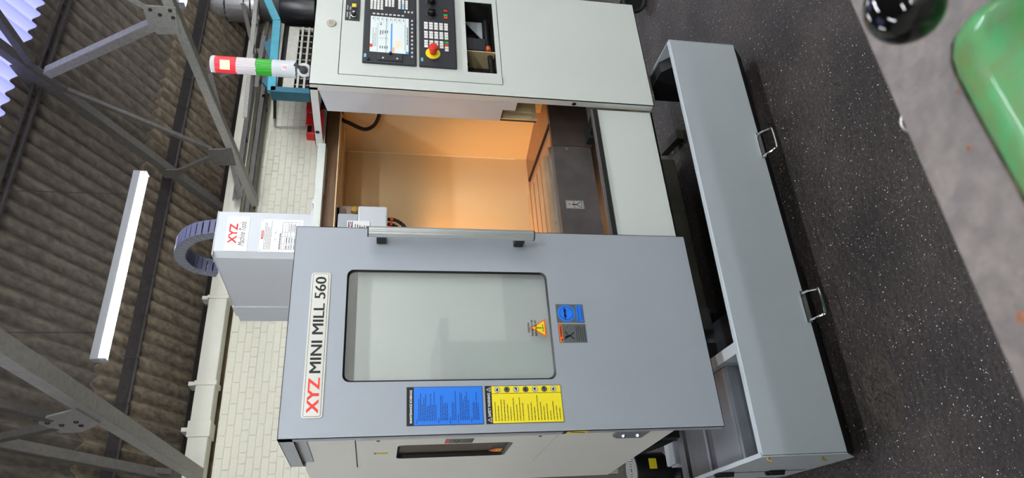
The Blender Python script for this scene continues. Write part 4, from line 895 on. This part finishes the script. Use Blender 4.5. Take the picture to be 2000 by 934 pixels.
jb = MB().box(.14, .24, .92, 1.02, .08, .24).build('junction_box', TANKG, TKN, bevel=.006); MB().box(.135, .14, .93, 1.01, .14, .22).build('box_lid', HEADGREY, jb, bevel=.002)
def handle(px, py):
    c = onY(px, py, 1.955); a = (c-Vector((A0.x, A0.y, 0))); lx = a.x*math.cos(-TH)-a.y*math.sin(-TH); z = .098; w_ = .050
    pl = MB().box(lx-w_-.008, lx+w_+.008, -.074, -.069, z-.004, z+.018).build('handle_plate', CHROME, TKN, bevel=.002)
    MB().tube(curve([(lx-w_, -.072, z+.006), (lx-w_, -.095, z-.004), (lx-w_+.004, -.118, z-.016), (lx-w_+.012, -.126, z-.020), (lx+w_-.012, -.126, z-.020), (lx+w_-.004, -.118, z-.016), (lx+w_, -.095, z-.004), (lx+w_, -.072, z+.006)], 5), .0048, 8).build('bail', CHROME, pl)
handle(1490, 289); handle(1577, 599)
for y, z in ((-.052, .365), (-.03, .165)): MB().lathe((-.002, y, z), (-1, 0, 0), [(0, .008), (.005, .008), (.006, 0)], 8).tube([(-.01, y, z), (-.014, y-.004, z-.012)], .003, 6).build('brass_clip', BRASS, TKN)
for z in (.372, .180):
    hg = MB().box(-.010, -.002, .215, .255, z-.028, z+.028).tube([(-.010, .235, z-.034), (-.010, .235, z+.034)], .0065, 8).build('hinge', MATTEBLACK, TKN)
    for dz in (-.018, 0, .018): MB().lathe((-.010, .246, z+dz), (-1, 0, 0), [(0, .005), (.004, .005), (.005, 0)], 8).build('hinge_screw', CHROME, hg)
MB().box(-.0035, -.002, .2345, .2355, .06, .385).build('door_seam', MATTEBLACK, TKN)
def caster(x, y):
    t = MB().box(x-.035, x+.035, y-.04, y+.04, .150, .160).box(x-.026, x-.021, y-.025, y+.025, .05, .152).box(x+.021, x+.026, y-.025, y+.025, .05, .152).build('caster', BLACK, TKN)
    MB().lathe((x-.016, y, .052), (1, 0, 0), [(0, 0), (.048, 0), (.052, .005), (.052, .027), (.048, .032), (0, .032)], 24).build('caster_wheel', KEY, t)
for x, y in ((.036, .455), (.036, .90), (.60, .88)): caster(x, y)
# pump standing on the rear of the tank
pm = thing('coolant_pump', 'black upright coolant pump motor with a grey fan cover behind the side cladding', 'pump', (.60, 3.42, 0))
MB().lathe((.59, 3.45, .0), (0, 0, 1), [(0, 0), (.12, 0), (.12, .05), (.07, .07), (.07, .10), (.085, .10), (.085, .25), (.082, .262), (0, .262)], 28).build('motor_body', BLACK, pm)
for k in range(6): MB().lathe((.59, 3.45, .262), (0, 0, 1), [(.012+.012*k, 0), (.012+.012*k, .004), (.017+.012*k, .004), (.017+.012*k, 0)], 28).build('fan_ring', HANDLE, pm)
MB().box(.505, .512, 3.36, 3.42, .17, .22).build('terminal_box', TANKG, pm); d_ = Dec((.58, 3.363, .16)); d_.base([(0, 0), (.05, 0), (.05, .04), (0, .04)], YEL, .001); d_.done('pump_label', pm, 'yellow label')
MB().lathe((.72, 3.2, .0), (0, 0, 1), [(0, 0), (.13, 0), (.13, .06), (.11, .10), (.05, .13), (0, .135)], 28).build('pump_housing', BLACK, pm); d_ = Dec((.66, 3.075, .05)); d_.tri(0, 0, .035, YEL, 2); d_.tri(0, .006, .02, INK, 3); d_.done('pump_triangle', pm, 'yellow warning triangle')

# black ring beyond the control cabinet
c = onZ(1240, 2, .07)
rg = thing('castor_wheel', 'small black rubber wheel on the floor beyond the control cabinet, at the picture edge', 'wheel', (c.x, c.y, 0))
MB().lathe((c.x, c.y, .075), (-.5, -.87, 0), [(.05, -.016), (.068, -.018), (.075, -.008), (.075, .008), (.068, .018), (.05, .016), (.05, -.016)], 28).build('tyre', RUBBER, rg)
MB().lathe((c.x, c.y, .075), (-.5, -.87, 0), [(0, .008), (.05, .008), (.052, .016), (.055, .018)], 28).build('hub', BLACK, rg)
MB().box(c.x, c.x+.3, c.y-.02, c.y+.05, .10, .16).build('castor_frame', DARKGREY, rg)

# ================================================================ FOREGROUND lathe ledge
fz = 1.18
lg = thing('machine_ledge', 'worn bare metal ledge of the near machine with chipped green paint', 'machine', (.4, .15, 0))
ledge_m = mat('worn ground steel', (112, 103, 98), .5, .1, .25, 70, .3, 120, rgb2=(92, 85, 82))
MB().box(-1.2, 1.6, -.45, .335, fz-.05, fz).build('ledge_plate', ledge_m, lg, bevel=.0015)
MB().box(-1.1, 1.5, -.4, .20, 0, fz-.05).build('ledge_body', mat('green machine paint', (58, 132, 74), .4, 0, .25, 25, .2, 60, rgb2=(48, 104, 60)), lg)
gp = [onZ(x, y, fz) for x, y in ((1960, 0), (1905, 38), (1878, 62), (1864, 88), (1862, 118), (1872, 150), (1910, 222), (1960, 312), (2010, 402), (2060, 490))]
ring = [(p.x, p.y) for p in gp]; far = [(p[0]-.02 if i > 4 else p[0], -.3) for i, p in enumerate(ring)]
gm = MB(); n = len(ring); cxg, cyg = .24, .12
lv = []
for (ins, dz) in ((0, 0), (.004, .004), (.014, .012), (.035, .020), (.07, .022)):
    for i, (x, y) in enumerate(ring):
        dx, dy = cxg-x, cyg-y; l = math.hypot(dx, dy); lv.append((x+dx/l*ins, y+dy/l*ins, fz+dz))
fs2 = [(k*n+i, k*n+i+1, (k+1)*n+i+1, (k+1)*n+i) for k in range(4) for i in range(n-1)]
fs2.append(tuple(4*n+i for i in range(n))); gm.add(lv, fs2, True); gm.build('green_casting', mat('glossy green paint', (58, 142, 78), .34, 0, .3, 55, .25, 60, rgb2=(84, 124, 66), coat=.2), lg)
eg = MB(); eg.tube([(x, y, fz+.0006) for x, y in ring], .0018, 6).build('paint_edge', mat('dirty paint edge', (92, 84, 66), .8, 0, .4, 80, rgb2=(50, 46, 38)), lg)
for (x, y), r_ in (((1893, 290), .0022), ((1800, 288), .0012), ((1995, 620), .004), ((1872, 180), .0015)):
    c = onZ(x, y, fz); MB().lathe((c.x, c.y, fz), (0, 0, 1), [(r_, 0.00005), (r_*.6, .0003), (0, .0003)], 9).build('rust_spot', mat('rust spot', (140, 92, 66), .8, 0, .4, 200), lg)
c = onZ(1771, 263, fz-.02); MB().tube(curve([(c.x-.004, .333, fz-.015), (c.x-.004, .345, fz-.014), (c.x+.005, .349, fz-.014), (c.x+.012, .343, fz-.014), (c.x+.012, .333, fz-.015)], 5), .0012, 6).build('wire_loop', STEEL, lg)
kb = thing('lever_knob', 'glossy black ball knob on a lever over the metal ledge', 'knob', (.30, .24, fz))
bc = ray(1766, 12); bc = bc*(.405/bc.dot(FW)) + Vector((0, 0, H))
ballp = [(.0222*math.sin(math.pi*k/24), -.0222*math.cos(math.pi*k/24)) for k in range(25)]
MB().lathe(bc, (0, 0, 1), ballp, 48).build('ball', mat('glossy black ball', (9, 9, 10), .06, spec=.6), kb)
MB().tube([bc+Vector((.018, -.004, -.004)), bc+Vector((.20, -.05, -.03))], .006, 12).build('lever_rod', CHROME, kb)
MB().lathe((bc.x+.20, bc.y-.05, fz), (0, 0, 1), [(.03, 0), (.03, .055), (0, .06)], 20).build('lever_boss', ledge_m, kb)
